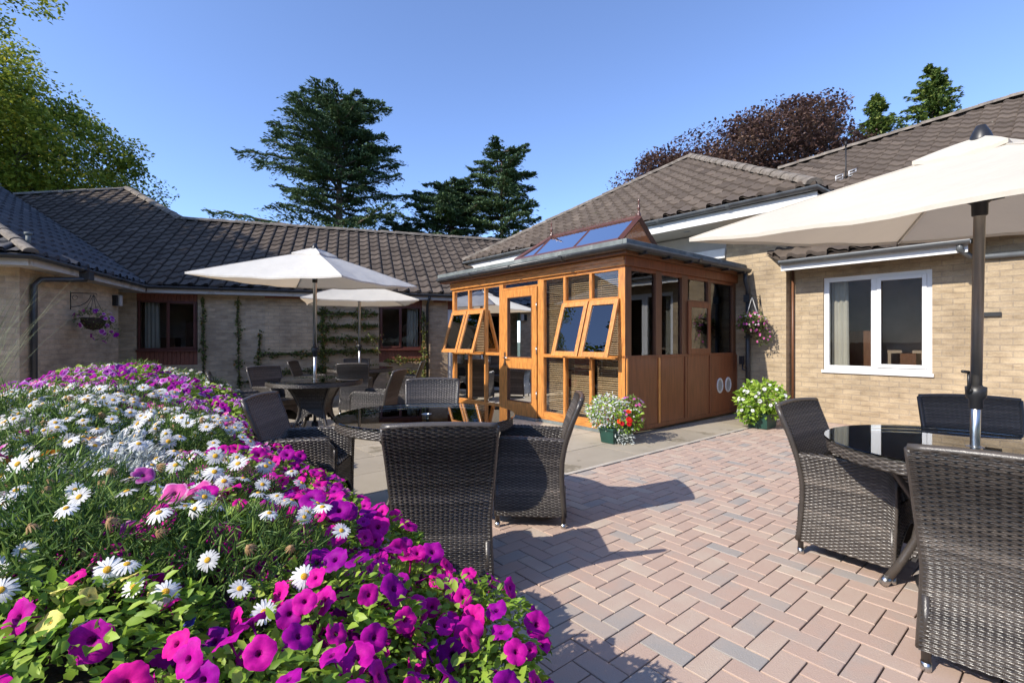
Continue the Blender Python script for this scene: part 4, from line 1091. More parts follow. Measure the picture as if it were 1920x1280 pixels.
# ================================================================== FLOWERS
def petal_mat(name, col, edge=None, tr=.3, hue=.025):
    m, nt, b, o = nodes(name)
    oi = nt.nodes.new('ShaderNodeObjectInfo'); a = nt.nodes.new('ShaderNodeAttribute'); a.attribute_name = 'tone'
    cc = ramp(nt, a.outputs['Fac'], [(0, sc(col, .35)), (.3, col), (.8, col), (1, edge or sc(col, 1.15))])
    fz = noise(nt, coord(nt, 'Object'), 70, 4, .6); cc = mixc(nt, cc, ramp(nt, fz, [(.3, (.66, .66, .72)), (.65, (1.12, 1.12, 1.12))]), .8, 'MULTIPLY')
    hs = nt.nodes.new('ShaderNodeHueSaturation'); nt.links.new(cc, hs.inputs['Color'])
    mr = nt.nodes.new('ShaderNodeMapRange'); nt.links.new(oi.outputs['Random'], mr.inputs[0]); mr.inputs[3].default_value = .5-hue; mr.inputs[4].default_value = .5+hue; nt.links.new(mr.outputs[0], hs.inputs['Hue'])
    mr = nt.nodes.new('ShaderNodeMapRange'); nt.links.new(oi.outputs['Random'], mr.inputs[0]); mr.inputs[3].default_value = .7; mr.inputs[4].default_value = 1.15; nt.links.new(mr.outputs[0], hs.inputs['Value'])
    nt.links.new(hs.outputs[0], b.inputs['Base Color']); b.inputs['Roughness'].default_value = .6; b.inputs['Specular IOR Level'].default_value = .12
    t = nt.nodes.new('ShaderNodeBsdfTranslucent'); nt.links.new(hs.outputs[0], t.inputs[0])
    mx = nt.nodes.new('ShaderNodeMixShader'); mx.inputs[0].default_value = tr
    nt.links.new(b.outputs[0], mx.inputs[1]); nt.links.new(t.outputs[0], mx.inputs[2]); nt.links.new(mx.outputs[0], o.inputs[0])
    return m
MAT['p_mag'] = petal_mat('magenta_petals', (.68, .010, .36))
MAT['p_pur'] = petal_mat('purple_petals', (.40, .005, .33))
MAT['p_lil'] = petal_mat('lilac_petals', (.50, .08, .50), (.80, .62, .80))
MAT['p_pink'] = petal_mat('pink_petals', (.74, .10, .42), (.85, .42, .65))
MAT['p_yel'] = petal_mat('pale_yellow_petals', (.80, .70, .20), None, hue=.01)
MAT['p_org'] = petal_mat('orange_petals', (.80, .32, .03), None, hue=.02)
MAT['p_red'] = petal_mat('scarlet_petals', (.70, .03, .012), None, hue=.01)
MAT['p_wht'] = petal_mat('white_petals', (.80, .79, .75), (.82, .81, .78), .2, hue=0)
MAT['p_blu'] = petal_mat('violet_blue_petals', (.12, .07, .50), None)
MAT['throat'] = simple('dark_flower_throat', (.035, .002, .03), .7)
MAT['disc'] = simple('yellow_flower_disc', (.72, .40, .02), .8, var=.25, scale=300, bmp=.5, bscale=600)
MAT['dry'] = attr_mat('faded_flower_heads', [(0, (.16, .08, .03)), (1, (.42, .26, .12))], .8, (9, .2), 0)
def petunia_mesh(Rr, mat, seed, throat='throat', flat=1.0):
    rg = random.Random(seed); mb = MB(); n = 30; wob = [rg.uniform(.9, 1.08) for _ in range(5)]; ph = rg.uniform(0, 6)
    rings = [(.07, -.55), (.11, -.26), (.22, -.07), (.58, .03), (.84, .01), (1.0, -.06)]
    vs = []
    for i, (r, z) in enumerate(rings):
        for k in range(n):
            a = 2*math.pi*k/n; lobe = (1-.11*(r**4)*(1-abs(math.sin(2.5*a)))**2)*(1+.018*r**3*math.sin(15*a+ph))
            rr = r*lobe*(1+(wob[int(a/(2*math.pi)*5) % 5]-1)*r*r)
            zz = z + .07*r**3*math.sin(5*a+ph) + .09*r**3*math.sin(3*a+ph*2) + .045*r**4*math.sin(10*a+ph*3) - .035*r*(1-abs(math.sin(2.5*a)))*(r > .3)
            vs.append((Rr*rr*math.cos(a), Rr*rr*math.sin(a), Rr*(zz if r > .3 else zz*flat)))
    fs = []; mi = []; tn = []
    for i in range(len(rings)-1):
        for k in range(n): fs.append((i*n+k, i*n+(k+1) % n, (i+1)*n+(k+1) % n, (i+1)*n+k)); tn.append([0, .12, .45, .6, 1.0][i]+(-.16 if k % 6 in (0, 5) and 0 < i < 4 else 0)+rg.uniform(-.05, .05))
    mb.add(vs, fs, None, 0, tn, True)
    mb.add(vs[:n], [tuple(range(n))], None, 1, .1)
    mb.lathe([(.07*Rr, -.55*Rr), (.05*Rr, -1.1*Rr), (0, -1.2*Rr)], n=6, mi=0, tone=.2)
    o = mb.build('flower', [mat, throat]); me = o.data; bpy.data.objects.remove(o); return me
def daisy_mesh(Rr, mat, seed, petals=19, disc='disc', droop=.1):
    rg = random.Random(seed); mb = MB()
    for k in range(petals):
        a = 2*math.pi*(k+rg.uniform(-.18, .18))/petals; L = Rr*rg.uniform(.86, 1.05); w = Rr*.115*rg.uniform(.85, 1.15); dz = Rr*rg.uniform(-.16, .10)-droop*Rr; ca, sa = math.cos(a), math.sin(a)
        def P(r, s_, z): return (ca*r - sa*s_, sa*r + ca*s_, z)
        vs = [P(.2*Rr, -w*.55, 0), P(.2*Rr, w*.55, 0), P(.6*L, -w, Rr*.05+dz*.3), P(.6*L, 0, Rr*.025+dz*.3), P(.6*L, w, Rr*.05+dz*.3), P(.93*L, -w*.6, dz), P(.93*L, w*.6, dz), P(L, 0, dz*1.1), P(.2*Rr, 0, -.01*Rr)]
        mb.add(vs, [(0, 8, 3, 2), (8, 1, 4, 3), (2, 3, 7, 5), (3, 4, 6, 7)], None, 0, rg.uniform(.5, .9), True)
    mb.lathe([(.24*Rr, -.03*Rr), (.25*Rr, .06*Rr), (.17*Rr, .13*Rr), (0, .15*Rr)], n=10, mi=1, tone=.5)
    mb.lathe([(.0, -.12*Rr), (.16*Rr, -.1*Rr), (.22*Rr, -.02*Rr)], n=8, mi=0, tone=.4)
    o = mb.build('flower', [mat, disc]); me = o.data; bpy.data.objects.remove(o); return me
def bud_mesh(Rr, mat):
    mb = MB(); mb.lathe([(0, -1.2*Rr), (.2*Rr, -.9*Rr), (.38*Rr, -.2*Rr), (.30*Rr, .4*Rr), (.1*Rr, .8*Rr), (0, .9*Rr)], n=7, tone=.5)
    o = mb.build('bud', [mat]); me = o.data; bpy.data.objects.remove(o); return me
FM = {k: [petunia_mesh(.039*s, 'p_'+k, 10+i) for i, s in enumerate((1, .82, .93, .70, 1.04))] for k in ('mag', 'pur', 'lil', 'pink')}
FM['daisy'] = [daisy_mesh(.0315, 'p_wht', i, 18+i, droop=d) for i, d in enumerate((.0, .12, .3))]
FM['dry'] = [daisy_mesh(.018, 'dry', 5, 12, 'dry', .9)]
FM['pansy'] = [petunia_mesh(.030, 'p_yel', 30, 'throat', .15), petunia_mesh(.027, 'p_yel', 31, 'disc', .15)]
FM['blue'] = [petunia_mesh(.026, 'p_blu', 32)]
FM['org'] = [daisy_mesh(.030, 'p_org', 8, 14)]
FM['red'] = [petunia_mesh(.030, 'p_red', 34, 'throat')]
FM['wht'] = [petunia_mesh(.027, 'p_wht', 35, 'disc')]
FM['tinywht'] = [petunia_mesh(.012, 'p_wht', 36, 'disc')]
FM['tinypink'] = [petunia_mesh(.017, 'p_pink', 37, 'disc')]
def put_flower(parent, me, loc, nrm, scale=1, name='flower'):
    o = bpy.data.objects.new(name, me); COL.objects.link(o); o.parent = parent; o.location = loc
    q = Vector(nrm).normalized().to_track_quat('Z', 'Y'); o.rotation_mode = 'QUATERNION'
    from mathutils import Quaternion
    o.rotation_quaternion = q @ Quaternion((0, 0, 1), random.uniform(0, 6.28)); o.scale = (scale,)*3
    return o

def leaf6(name, pts, size, mat, tone, up=.6, aspect=.55, dirs=None, droop=.15):
    """ovate folded leaves; returns mesh"""
    pts = np.asarray(pts, float); n = len(pts); size = np.broadcast_to(np.asarray(size, float), (n,))[:, None]
    nr = RNG.normal(size=(n, 3))*.6; nr[:, 2] += up+.2; nr += np.asarray(SUNV)*.25; nr /= np.linalg.norm(nr, axis=1)[:, None]
    d = RNG.normal(size=(n, 3)) if dirs is None else dirs + RNG.normal(size=(n, 3))*.35
    d = d-(d*nr).sum(1)[:, None]*nr; d /= np.linalg.norm(d, axis=1)[:, None]; s = np.cross(nr, d)
    def q(a, w, h): return pts+d*size*a+s*size*aspect*w+nr*size*h
    V = np.stack([q(0, 0, 0), q(.32, .46, .05), q(.32, -.46, .05), q(.70, .38, .02), q(.70, -.38, .02), q(1, 0, -droop), q(.33, 0, -.03), q(.70, 0, -.05)], 1).reshape(-1, 3)
    F = np.array([[0, 6, 1, -1], [0, 2, 6, -1], [6, 7, 3, 1], [6, 2, 4, 7], [7, 5, 3, -1], [7, 4, 5, -1]])
    faces = []
    for i in range(n):
        for f in F: faces.append([int(i*8+k) for k in f if k >= 0])
    me = bpy.data.meshes.new(name); me.from_pydata(V.tolist(), [], faces)
    at = me.attributes.new('tone', 'FLOAT', 'FACE'); at.data.foreach_set('value', np.repeat(np.clip(tone, 0, 1), 6).astype(float))
    me.materials.append(MAT[mat]); me.polygons.foreach_set('use_smooth', [True]*len(faces)); return me
def dome_pts(n, r, h, shell=.55):
    u = RNG.uniform(0, 1, n)**.5; a = RNG.uniform(0, 2*np.pi, n); rr = u*r
    top = h*np.sqrt(np.maximum(0, 1-(u*.96)**2)); z = top*RNG.uniform(shell, 1.05, n)
    return np.stack([rr*np.cos(a), rr*np.sin(a), z], 1)
def mound_mesh(kind, seed):
    if kind == 'petunia':
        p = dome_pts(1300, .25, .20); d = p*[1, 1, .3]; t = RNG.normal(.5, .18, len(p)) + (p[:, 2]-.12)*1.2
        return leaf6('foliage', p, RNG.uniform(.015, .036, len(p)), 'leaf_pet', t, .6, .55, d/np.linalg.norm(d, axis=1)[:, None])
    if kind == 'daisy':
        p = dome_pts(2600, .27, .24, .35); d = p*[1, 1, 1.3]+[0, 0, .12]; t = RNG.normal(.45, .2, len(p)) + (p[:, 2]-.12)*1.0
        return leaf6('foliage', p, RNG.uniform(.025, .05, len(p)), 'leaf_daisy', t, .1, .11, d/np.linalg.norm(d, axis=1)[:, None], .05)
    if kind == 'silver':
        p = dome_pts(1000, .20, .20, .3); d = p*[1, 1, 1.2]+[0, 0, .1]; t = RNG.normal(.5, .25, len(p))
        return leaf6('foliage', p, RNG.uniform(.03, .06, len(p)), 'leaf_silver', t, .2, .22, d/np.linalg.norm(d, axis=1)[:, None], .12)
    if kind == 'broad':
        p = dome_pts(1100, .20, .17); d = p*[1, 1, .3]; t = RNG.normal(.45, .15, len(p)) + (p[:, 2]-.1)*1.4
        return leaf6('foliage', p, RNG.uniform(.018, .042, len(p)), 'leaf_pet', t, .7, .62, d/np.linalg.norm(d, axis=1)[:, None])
FOL = {k: [mound_mesh(k, s) for s in range(2 if k == 'silver' else 3)] for k in ('petunia', 'daisy', 'silver', 'broad')}

# ================================================================== RAISED FLOWER BED
RE = [(-.2, .34), (.5, .20), (1.0, .05), (1.3, -.07), (1.63, -.26), (2.0, -.62), (2.6, -1.14), (3.4, -1.84), (4.2, -2.40), (6.0, -3.80), (6.6, -4.25)]
LE = [(-.2, -.9), (.3, -1.6), (2.0, -3.15), (4.5, -4.75), (6.0, -5.25), (6.6, -5.25)]
def rex(y): return interp(RE, y)
def lex(y): return interp(LE, y)
def bedh(x, y):
    dr = max(0, (rex(y)-x))*.78; dl = max(0, x-lex(y))*.8
    h = .50+.36*math.sin(min(dr, 1.05)/1.05*math.pi/2)+.10*max(0, min(1, (y-3)/2.5))
    return h*(.72+.28*min(1, dl/.6))
bed = thing('raised_flower_bed', (-1.5, 2.5, 0), 'long raised bed of soil behind a low dark timber edge, overgrown with summer flowers', 'flower bed')
mb = MB(); ys = np.linspace(-.2, 6.6, 40); n = 16; vs = []
for y in ys:
    x0, x1 = lex(y)+.08, rex(y)-.08
    for k in range(n+1): x = x0+(x1-x0)*k/n; vs.append((x, y, bedh(x, y)-.20+.012*math.sin(x*31+y*17)))
mb.add(vs, [(i*(n+1)+k, i*(n+1)+k+1, (i+1)*(n+1)+k+1, (i+1)*(n+1)+k) for i in range(len(ys)-1) for k in range(n)], smooth=True); mb.build('soil', 'soil', bed)
mb = MB()
for F_ in (rex, lex):
    sg = -1 if F_ is rex else 1
    for y0, y1 in zip(ys, ys[1:]):
        a, b = (F_(y0), y0), (F_(y1), y1)
        mb.add([(a[0], a[1], 0), (b[0], b[1], 0), (b[0], b[1], .36), (a[0], a[1], .36), (a[0]+sg*.09, a[1], 0), (b[0]+sg*.09, b[1], 0), (b[0]+sg*.09, b[1], .36), (a[0]+sg*.09, a[1], .36)], [(0, 1, 2, 3), (4, 7, 6, 5), (3, 2, 6, 7)])
mb.build('edging', 'darkwood', bed)

def plant(kind, x, y, flowers, label, cat, group, scale=1, fscale=1, up=.6, stem=0, name='petunia_plant', z=None, zoff=-.20, spread=.25, hgt=.20, fmin=.05):
    z = bedh(x, y)+zoff+random.uniform(-.035, .03) if z is None else z
    t = thing(name, (x, y, z), label, cat, group, 0)
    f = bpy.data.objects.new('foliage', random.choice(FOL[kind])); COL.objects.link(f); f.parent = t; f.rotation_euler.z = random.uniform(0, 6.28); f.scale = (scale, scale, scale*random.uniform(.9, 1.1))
    pts = []
    for (key, num) in flowers:
        for _ in range(num):
            for tr in range(14):
                u = math.sqrt(random.random()); a = random.uniform(0, 6.28)
                p = Vector((u*spread*scale*math.cos(a), u*spread*scale*math.sin(a), 0)); p.z = hgt*scale*math.sqrt(max(0, 1-(u*.95)**2))+random.uniform(.006, .042)
                if all((p-q).length > fmin for q in pts): break
            pts.append(p)
            nrm = Vector((p.x, p.y, 0))/(spread*scale)*.75 + Vector((0, 0, up)) + Vector((random.gauss(0, .33), random.gauss(0, .33), random.gauss(0, .18))) + SUNV*.25 + Vector((.1, -.32, 0))
            if stem:
                st = random.uniform(.3, 1)*stem; top = p+Vector((p.x*.35, p.y*.35, st))
                sm = MB(); base = Vector((x, y, z))+p*.6; sm.tube([base, Vector((x, y, z))+top*.995], .0016, 4, tone=.5); sm.build('stem', 'leaf_daisy', t)
                p = top
            put_flower(t, random.choice(FM[key]), p, nrm, fscale*random.uniform(.78, 1.12), 'faded_flower' if key == 'dry' else 'flower')
    return t
rg = random.Random(21)
def sample_bed():
    out = []; tries = 0
    while tries < 12000:
        tries += 1
        y = rg.uniform(.74, 6.3); x0, x1 = lex(y)+.12, rex(y)-.06
        x = rg.uniform(x0, x1)
        if abs(x) > y*1.08+.35: continue
        mn = .235 if y < 2.2 else (.30 if y < 4 else .37)
        if all((x-a)**2+(y-b)**2 > mn*mn for a, b in out): out.append((x, y))
    return out
GP = 'summer bedding plants filling the raised flower bed'
PTS = sample_bed(); rows = {}
for p in PTS: rows.setdefault(int((p[1]-.74)/.5), []).append(p)
ORD = ['first', 'second', 'third', 'fourth', 'fifth', 'sixth', 'seventh', 'eighth', 'ninth', 'tenth', 'eleventh', 'twelfth', 'thirteenth']
for ri in sorted(rows):
    row = sorted(rows[ri])
    for ci, (x, y) in enumerate(row):
        wh = f', {ORD[ci]} from left in the {ORD[ri]} row from the camera'
        dr = rex(y)-x; dl = x-lex(y); far = y > 3.35
        big = 1.0 if y < 2.2 else (1.2 if y < 4 else 1.45)
        px = 960+906.7*x/y; nf = .8 if y < 1.15 else 1.0
        if (y > 5.5 and rg.random() < .75) or (y > 5.3 and dl > .4 and dr > .5):
            plant('daisy', x, y, [('daisy', 34)], 'white daisy bush'+wh, 'daisy bush', GP, big*.9, 1.1, .8, .04, 'daisy_bush', fmin=.05)
        elif far:
            if rg.random() < .8: plant('petunia', x, y, [('lil', 20), ('pur', 22)], 'purple and lilac petunia'+wh, 'petunia plant', GP, big, 1.0, .7, fmin=.055)
            else: plant('petunia', x, y, [('pink', 14), ('lil', 16)], 'pale lilac petunia'+wh, 'petunia plant', GP, big, 1.0, .7, fmin=.055)
        elif y < .98 and x < -.60:
            plant('petunia', x, y, [('pansy', 6), ('blue', 2), ('mag', 9), ('pur', 5)], 'pale yellow pansy clump'+wh, 'pansy clump', GP, .95, nf, .6, name='pansy_plant', spread=.2, hgt=.17)
        elif y < .92 or (y < 1.25 and x > -.55):
            plant('petunia', x, y, [('pur', 11), ('mag', 17)], 'deep purple petunia'+wh, 'petunia plant', GP, 1.0, nf, .5, fmin=.07)
        elif dr < .45 and y < 2.1:
            plant('petunia', x, y, [('pur', 14), ('mag', 20)], 'deep purple and magenta petunia'+wh, 'petunia plant', GP, 1.0, .95, .5, fmin=.05)
        elif dr < .62:
            plant('petunia', x, y, [('mag', 26), ('pink', 8), ('pur', 10)], 'magenta petunia'+wh, 'petunia plant', GP, big, .95, .6, fmin=.048)
        elif dl < .55:
            plant('petunia', x, y, [('pink', 18), ('mag', 14)], 'bright pink petunia'+wh, 'petunia plant', GP, big, 1.0, .6, fmin=.055)
        elif 1.5 < y < 2.2 and 150 < px < 350:
            plant('silver', x, y, [('daisy', 5)], 'silver leaved plant'+wh, 'silver plant', GP, .95, 1, .8, .03, 'silver_leaf_plant')
        elif x < -1.3 and y < 1.9 and px < 120:
            plant('daisy', x, y, [('org', 2), ('daisy', 16), ('pink', 3)], 'daisy bush with orange heads'+wh, 'daisy bush', GP, big, 1, .8, .03, 'daisy_bush')
        elif dr < 1.0 and rg.random() < .3:
            plant('petunia', x, y, [('mag', 14), ('pink', 6)], 'magenta petunia'+wh, 'petunia plant', GP, big*.95, 1.0, .7, fmin=.055, zoff=-.17)
        else:
            n_ = 24 if y < 1.3 else (40 if y < 1.8 else 52)
            plant('daisy', x, y, [('daisy', n_), ('dry', 7)], 'white daisy bush'+wh, 'daisy bush', GP, big, (.85 if y < 1.3 else 1.0) if y < 2 else 1.1, .85, .05, 'daisy_bush', fmin=.04)

# tall wispy grass clump at the far left
gr = thing('grass_clump', (-4.55, 3.9, 0), 'tall wispy grass clump at the left edge in front of the corner wall', 'ornamental grass')
mb = MB()
for k in range(320):
    a = random.uniform(0, 6.28); r0 = random.uniform(0, .22); hgt = random.uniform(.9, 2.15); lean = random.uniform(.05, .42); x, y = -4.55+r0*math.cos(a)*1.2, 3.9+r0*math.sin(a); z0 = .1
    vs = []; w = random.uniform(.002, .0045); m = 7; sd = Vector((-math.sin(a+.6), math.cos(a+.6), 0))
    for i in range(m+1):
        u = i/m; p = Vector((x+math.cos(a)*lean*hgt*u**1.8, y+math.sin(a)*lean*hgt*u**1.8, z0+hgt*u*(1-.18*u))); ww = w*(1-u*.9); vs += [p-sd*ww, p+sd*ww]
    mb.add(vs, [(2*i, 2*i+1, 2*i+3, 2*i+2) for i in range(m)], None, 0, random.random(), True)
mb.build('blades', 'grassblade', gr)
bx = thing('meter_box', (-4.7, 4.75, 0), 'small weathered white post box at the left end of the flower bed', 'post')
q = MB(); c = PX(55, 752, 4.8); q.box(I, c[0]-.075, c[0]+.075, c[1]-.03, c[1]+.06, 0, c[2]+.07); MAT['greypaint'] = simple('weathered_white_paint', (.38, .38, .37), .7, var=.2, dirt=((.2, .19, .17), 9, .55)); q.build('post', 'greypaint', bx, bevel=.006)
q = MB(); q.box(I, c[0]-.085, c[0]+.085, c[1]-.04, c[1]+.07, c[2]+.0705, c[2]+.085); q.build('cap', 'greypaint', bx, bevel=.004)

# ------------------------------------------------------------------ pots and baskets
def pot(name, c, label, cat, flowers, w=.36, d=.2, h=.2, scale=1.2, kinds=('petunia',), trail=0, mat='pot', hz=.22):
    t = thing(name, (c[0], c[1], .004), label, cat); ang = math.atan2(.644, .765)
    def F(p, q, z): return (c[0]+p*math.cos(ang)-q*math.sin(ang), c[1]+p*math.sin(ang)+q*math.cos(ang), z+.004)
    b = MB(); k = .86
    o = [(-w/2*k, -d/2*k, 0), (w/2*k, -d/2*k, 0), (w/2*k, d/2*k, 0), (-w/2*k, d/2*k, 0), (-w/2, -d/2, h), (w/2, -d/2, h), (w/2, d/2, h), (-w/2, d/2, h)]
    b.add([F(*p) for p in o], [(3, 2, 1, 0), (0, 1, 5, 4), (1, 2, 6, 5), (2, 3, 7, 6), (3, 0, 4, 7)]); framebox(b, lambda p, z, q: F(p, q, z), 'p', -w/2-.012, w/2+.012, h-.028, h+.002, -d/2-.012, d/2+.012, .014)
    b.add([F(x, y, h-.03) for x, y in ((-w/2, -d/2), (w/2, -d/2), (w/2, d/2), (-w/2, d/2))], [(0, 1, 2, 3)]); b.build('trough', mat, t, bevel=.004)
    return t, F, h
def bloom(t, parts, centre, rad, squash=.8, up=.4):
    """foliage clumps and flower heads filling an ellipsoid; parts: [(kind, n_leaf, size, mat)], [(flower, n)]"""
    leafs, fl = parts; cx, cy, cz = centre
    for (nm, n, sz, mat, asp) in leafs:
        v = RNG.normal(size=(n, 3)); v /= np.linalg.norm(v, axis=1)[:, None]; rr = RNG.uniform(.45, 1.05, n)[:, None]**.6
        p = v*rr*[rad, rad, rad*squash]; bumpy = 1+.16*np.sin(p[:, 0:1]*22+1)*np.sin(p[:, 1:2]*19)*np.sin(p[:, 2:3]*23)
        p = p*bumpy+[cx, cy, cz]
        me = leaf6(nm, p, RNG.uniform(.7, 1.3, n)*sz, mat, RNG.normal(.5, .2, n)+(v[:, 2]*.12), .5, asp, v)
        o = bpy.data.objects.new(nm, me); COL.objects.link(o); o.parent = t
    for (key, n) in fl:
        for _ in range(n):
            v = Vector((random.gauss(0, 1), random.gauss(-.25, 1), random.gauss(.25, .9))).normalized(); p = Vector((cx+v.x*rad*1.02, cy+v.y*rad*1.02, cz+v.z*rad*squash*1.05))
            put_flower(t, random.choice(FM[key]), p, v+Vector((-.2, -.35, up)), random.uniform(.8, 1.15))
pc = (1.30, 6.02)
t, F, h = pot('planter_trough', pc, 'green trough of white, lilac and scarlet flowers at the corner of the conservatory', 'planter', None, .42, .22, .19)
bloom(t, ([('foliage', 900, .045, 'leaf_silver', .35), ('foliage', 700, .04, 'leaf_pet', .5)], [('tinywht', 55)]), (-.10, 0, .36), .26, .8)
bloom(t, ([('foliage', 500, .045, 'leaf_pet', .5)], [('red', 12), ('tinypink', 8), ('tinywht', 20)]), (.09, -.07, .28), .21, .8)
bloom(t, ([('foliage', 350, .04, 'leaf_daisy', .3)], [('lil', 8), ('tinypink', 14)]), (.20, .05, .44), .15, .7)
for i in range(3): bloom(t, ([('trailing_stems', 90, .035, 'leaf_silver', .4)], []), (-.02+i*.06, -.14-i*.01, .10-.02*i), .06, 1.6)
pc2 = (3.62, 7.0)
t, F, h = pot('planter_tub', pc2, 'dark green tub of white busy lizzies against the brick pier beside the downpipe', 'planter', None, .36, .30, .22)
bloom(t, ([('foliage', 1300, .06, 'leaf_pet', .6)], [('wht', 38)]), (0, 0, .40), .33, .80)
bloom(t, ([('foliage', 260, .05, 'leaf_pet', .6)], [('wht', 8)]), (-.24, -.08, .22), .14, 1.0)
MAT['pot2'] = simple('brown_pot', (.12, .06, .035), .7)

def bracket(t, F, zt):
    """F(out, z): wall bracket"""
    b = MB(); b.tube([F(0.004, zt+.03, 0), F(.004, zt-.26, 0)], .007, 6); b.tube([F(.004, zt, 0), F(.33, zt, 0), F(.345, zt-.02, 0)], .006, 6)
    b.tube([F(.004, zt-.22, 0)]+[F(.004+.26*math.sin(k/6*1.5), zt-.22+.21*(1-math.cos(k/6*1.5)), 0) for k in range(1, 7)], .005, 6)
    b.tube([F(.06+.035*math.cos(k), zt-.07+.035*math.sin(k), 0) for k in np.linspace(0, 6, 12)], .004, 5); b.build('bracket', 'iron', t)
def basket(name, F, zt, zb, label, parts, rad, squash, group='hanging flower baskets', white=False):
    c = F(.30, zb, 0); t = thing(name, (c[0], c[1], zb), label, 'hanging basket', group)
    bracket(t, F, zt)
    ch = MB()
    for k in range(4):
        a = k*math.pi/2+.4; ch.tube([(c[0], c[1], zt-.02), (c[0]+.15*math.cos(a), c[1]+.15*math.sin(a), zb+.05)], .003 if not white else .005, 5)
    ch.build('chain', 'greypaint' if white else 'iron', t)
    b = MB(); b.lathe([(0, -.16), (.09, -.14), (.145, -.06), (.165, .03), (.155, .035), (.0, .02)], (c[0], c[1], zb), 20); b.build('bowl', 'soil', t)
    for pr in parts: bloom(t, pr[0], pr[1], pr[2], pr[3], .3)
    return t
def FRt(o, z, s): return M(8.30-o, 3.30+s, z)
def FRb(o, z, s): return M(8.30-o, 3.48+s, z)
basket('hanging_basket', FRb, 1.98, 1.52, 'round hanging basket of small pink flowers on the brick pier beside the conservatory downpipe',
    [(([('foliage', 900, .04, 'leaf_climb', .5)], [('tinypink', 60), ('tinywht', 30)]), (0, 0, .03), .22, .75), (([('trailing_stems', 220, .035, 'leaf_climb', .4)], [('tinypink', 10)]), (.16, -.05, -.2), .12, 1.3)], .26, .7, white=True)
def FLb(o, z, s): return K(-.30+o, -2.05+s, z)
basket('hanging_basket', FLb, 2.0, 1.58, 'loose hanging basket of purple petunias on the shaded left brick wall',
    [(([('foliage', 320, .045, 'leaf_climb', .4)], [('lil', 12), ('pur', 8)]), (0, 0, .02), .25, .7), (([('trailing_stems', 160, .04, 'leaf_climb', .35)], [('lil', 8), ('pur', 4)]), (.05, .15, -.16), .20, .9)], .25, .7)

# ------------------------------------------------------------------ climbers on the back wall
def strip_leaves(segs, n, size, w, mat='leaf_climb', bright=0):
    P = []; T = []
    L = [((Vector(b)-Vector(a)).length) for a, b in segs]; tot = sum(L)
    for (a, b), l in zip(segs, L):
        k = int(n*l/tot); a, b = np.array(a), np.array(b); u = RNG.uniform(0, 1, k)[:, None]
        clump = .55+.45*np.sin(u*l*9+RNG.uniform(0, 6)); 
        p = a+(b-a)*u + RNG.normal(size=(k, 3))*[w, w*.55, w]*np.maximum(.25, clump); P.append(p); T.append(RNG.normal(.5+bright, .22, k))
    return np.concatenate(P), np.concatenate(T)
def climber(name, segs, n, label, cat, group=None, w=.05, size=.06, bright=0):
    b0 = segs[0][0]; t = thing(name, (b0[0], b0[1], 0), label, cat, group)
    P, T = strip_leaves(segs, n, size, w, bright=bright); P = P-np.array([b0[0], b0[1], 0])
    leaf_mesh('foliage', P, RNG.uniform(.6, 1.3, len(P))*size, 'leaf_climb', t, T, .1, .65)
    st = MB()
    for a, b in segs: st.tube([a, b], .010, 5)
    st.build('stem', 'bark', t)
NW = .29
climber('wall_climber', [(K(.92, NW, .1), K(.90, NW, 2.15))], 420, 'narrow leafy climber on the wall just right of the left red window', 'climber', w=.045)
climber('wall_climber', [(K(1.58, NW, .1), K(1.55, NW, 2.15)), (K(1.58, NW, .35), K(2.0, NW, .4))], 460, 'narrow leafy climber midway between the left red window and the pale brick panel', 'climber', w=.05)
climber('wall_climber', [(K(1.92, NW, .2), K(1.98, NW, 1.42)), (K(1.95, NW, .95), K(3.5, NW, .98)), (K(1.95, NW, .55), K(3.5, NW, .60)), (K(1.95, NW, .25), K(3.4, NW, .25))], 1500, 'short climber with long leafy arms spreading under the pale brick panel', 'climber', w=.05)
arms = [(K(3.25, NW, .1), K(3.25, NW, 2.0))]
for z in (.62, 1.0, 1.28, 1.58, 1.86): arms.append((K(3.1, NW, z), K(4.44, NW, z+.02)))
climber('espalier_shrub', arms, 4200, 'espaliered fruit shrub trained in level arms on the wall behind the far parasol', 'espalier', w=.07, size=.055, bright=.12)
climber('wall_climber', [(K(5.52, .24, .1), K(5.50, .26, 1.95)), (K(4.6, NW, .78), K(5.5, NW, .80)), (K(4.7, NW, .48), K(5.5, NW, .5)), (K(4.7, NW, .22), K(5.5, NW, .25))], 1300, 'leafy climber between the right red window and the black downpipe', 'climber', w=.055, bright=.15)

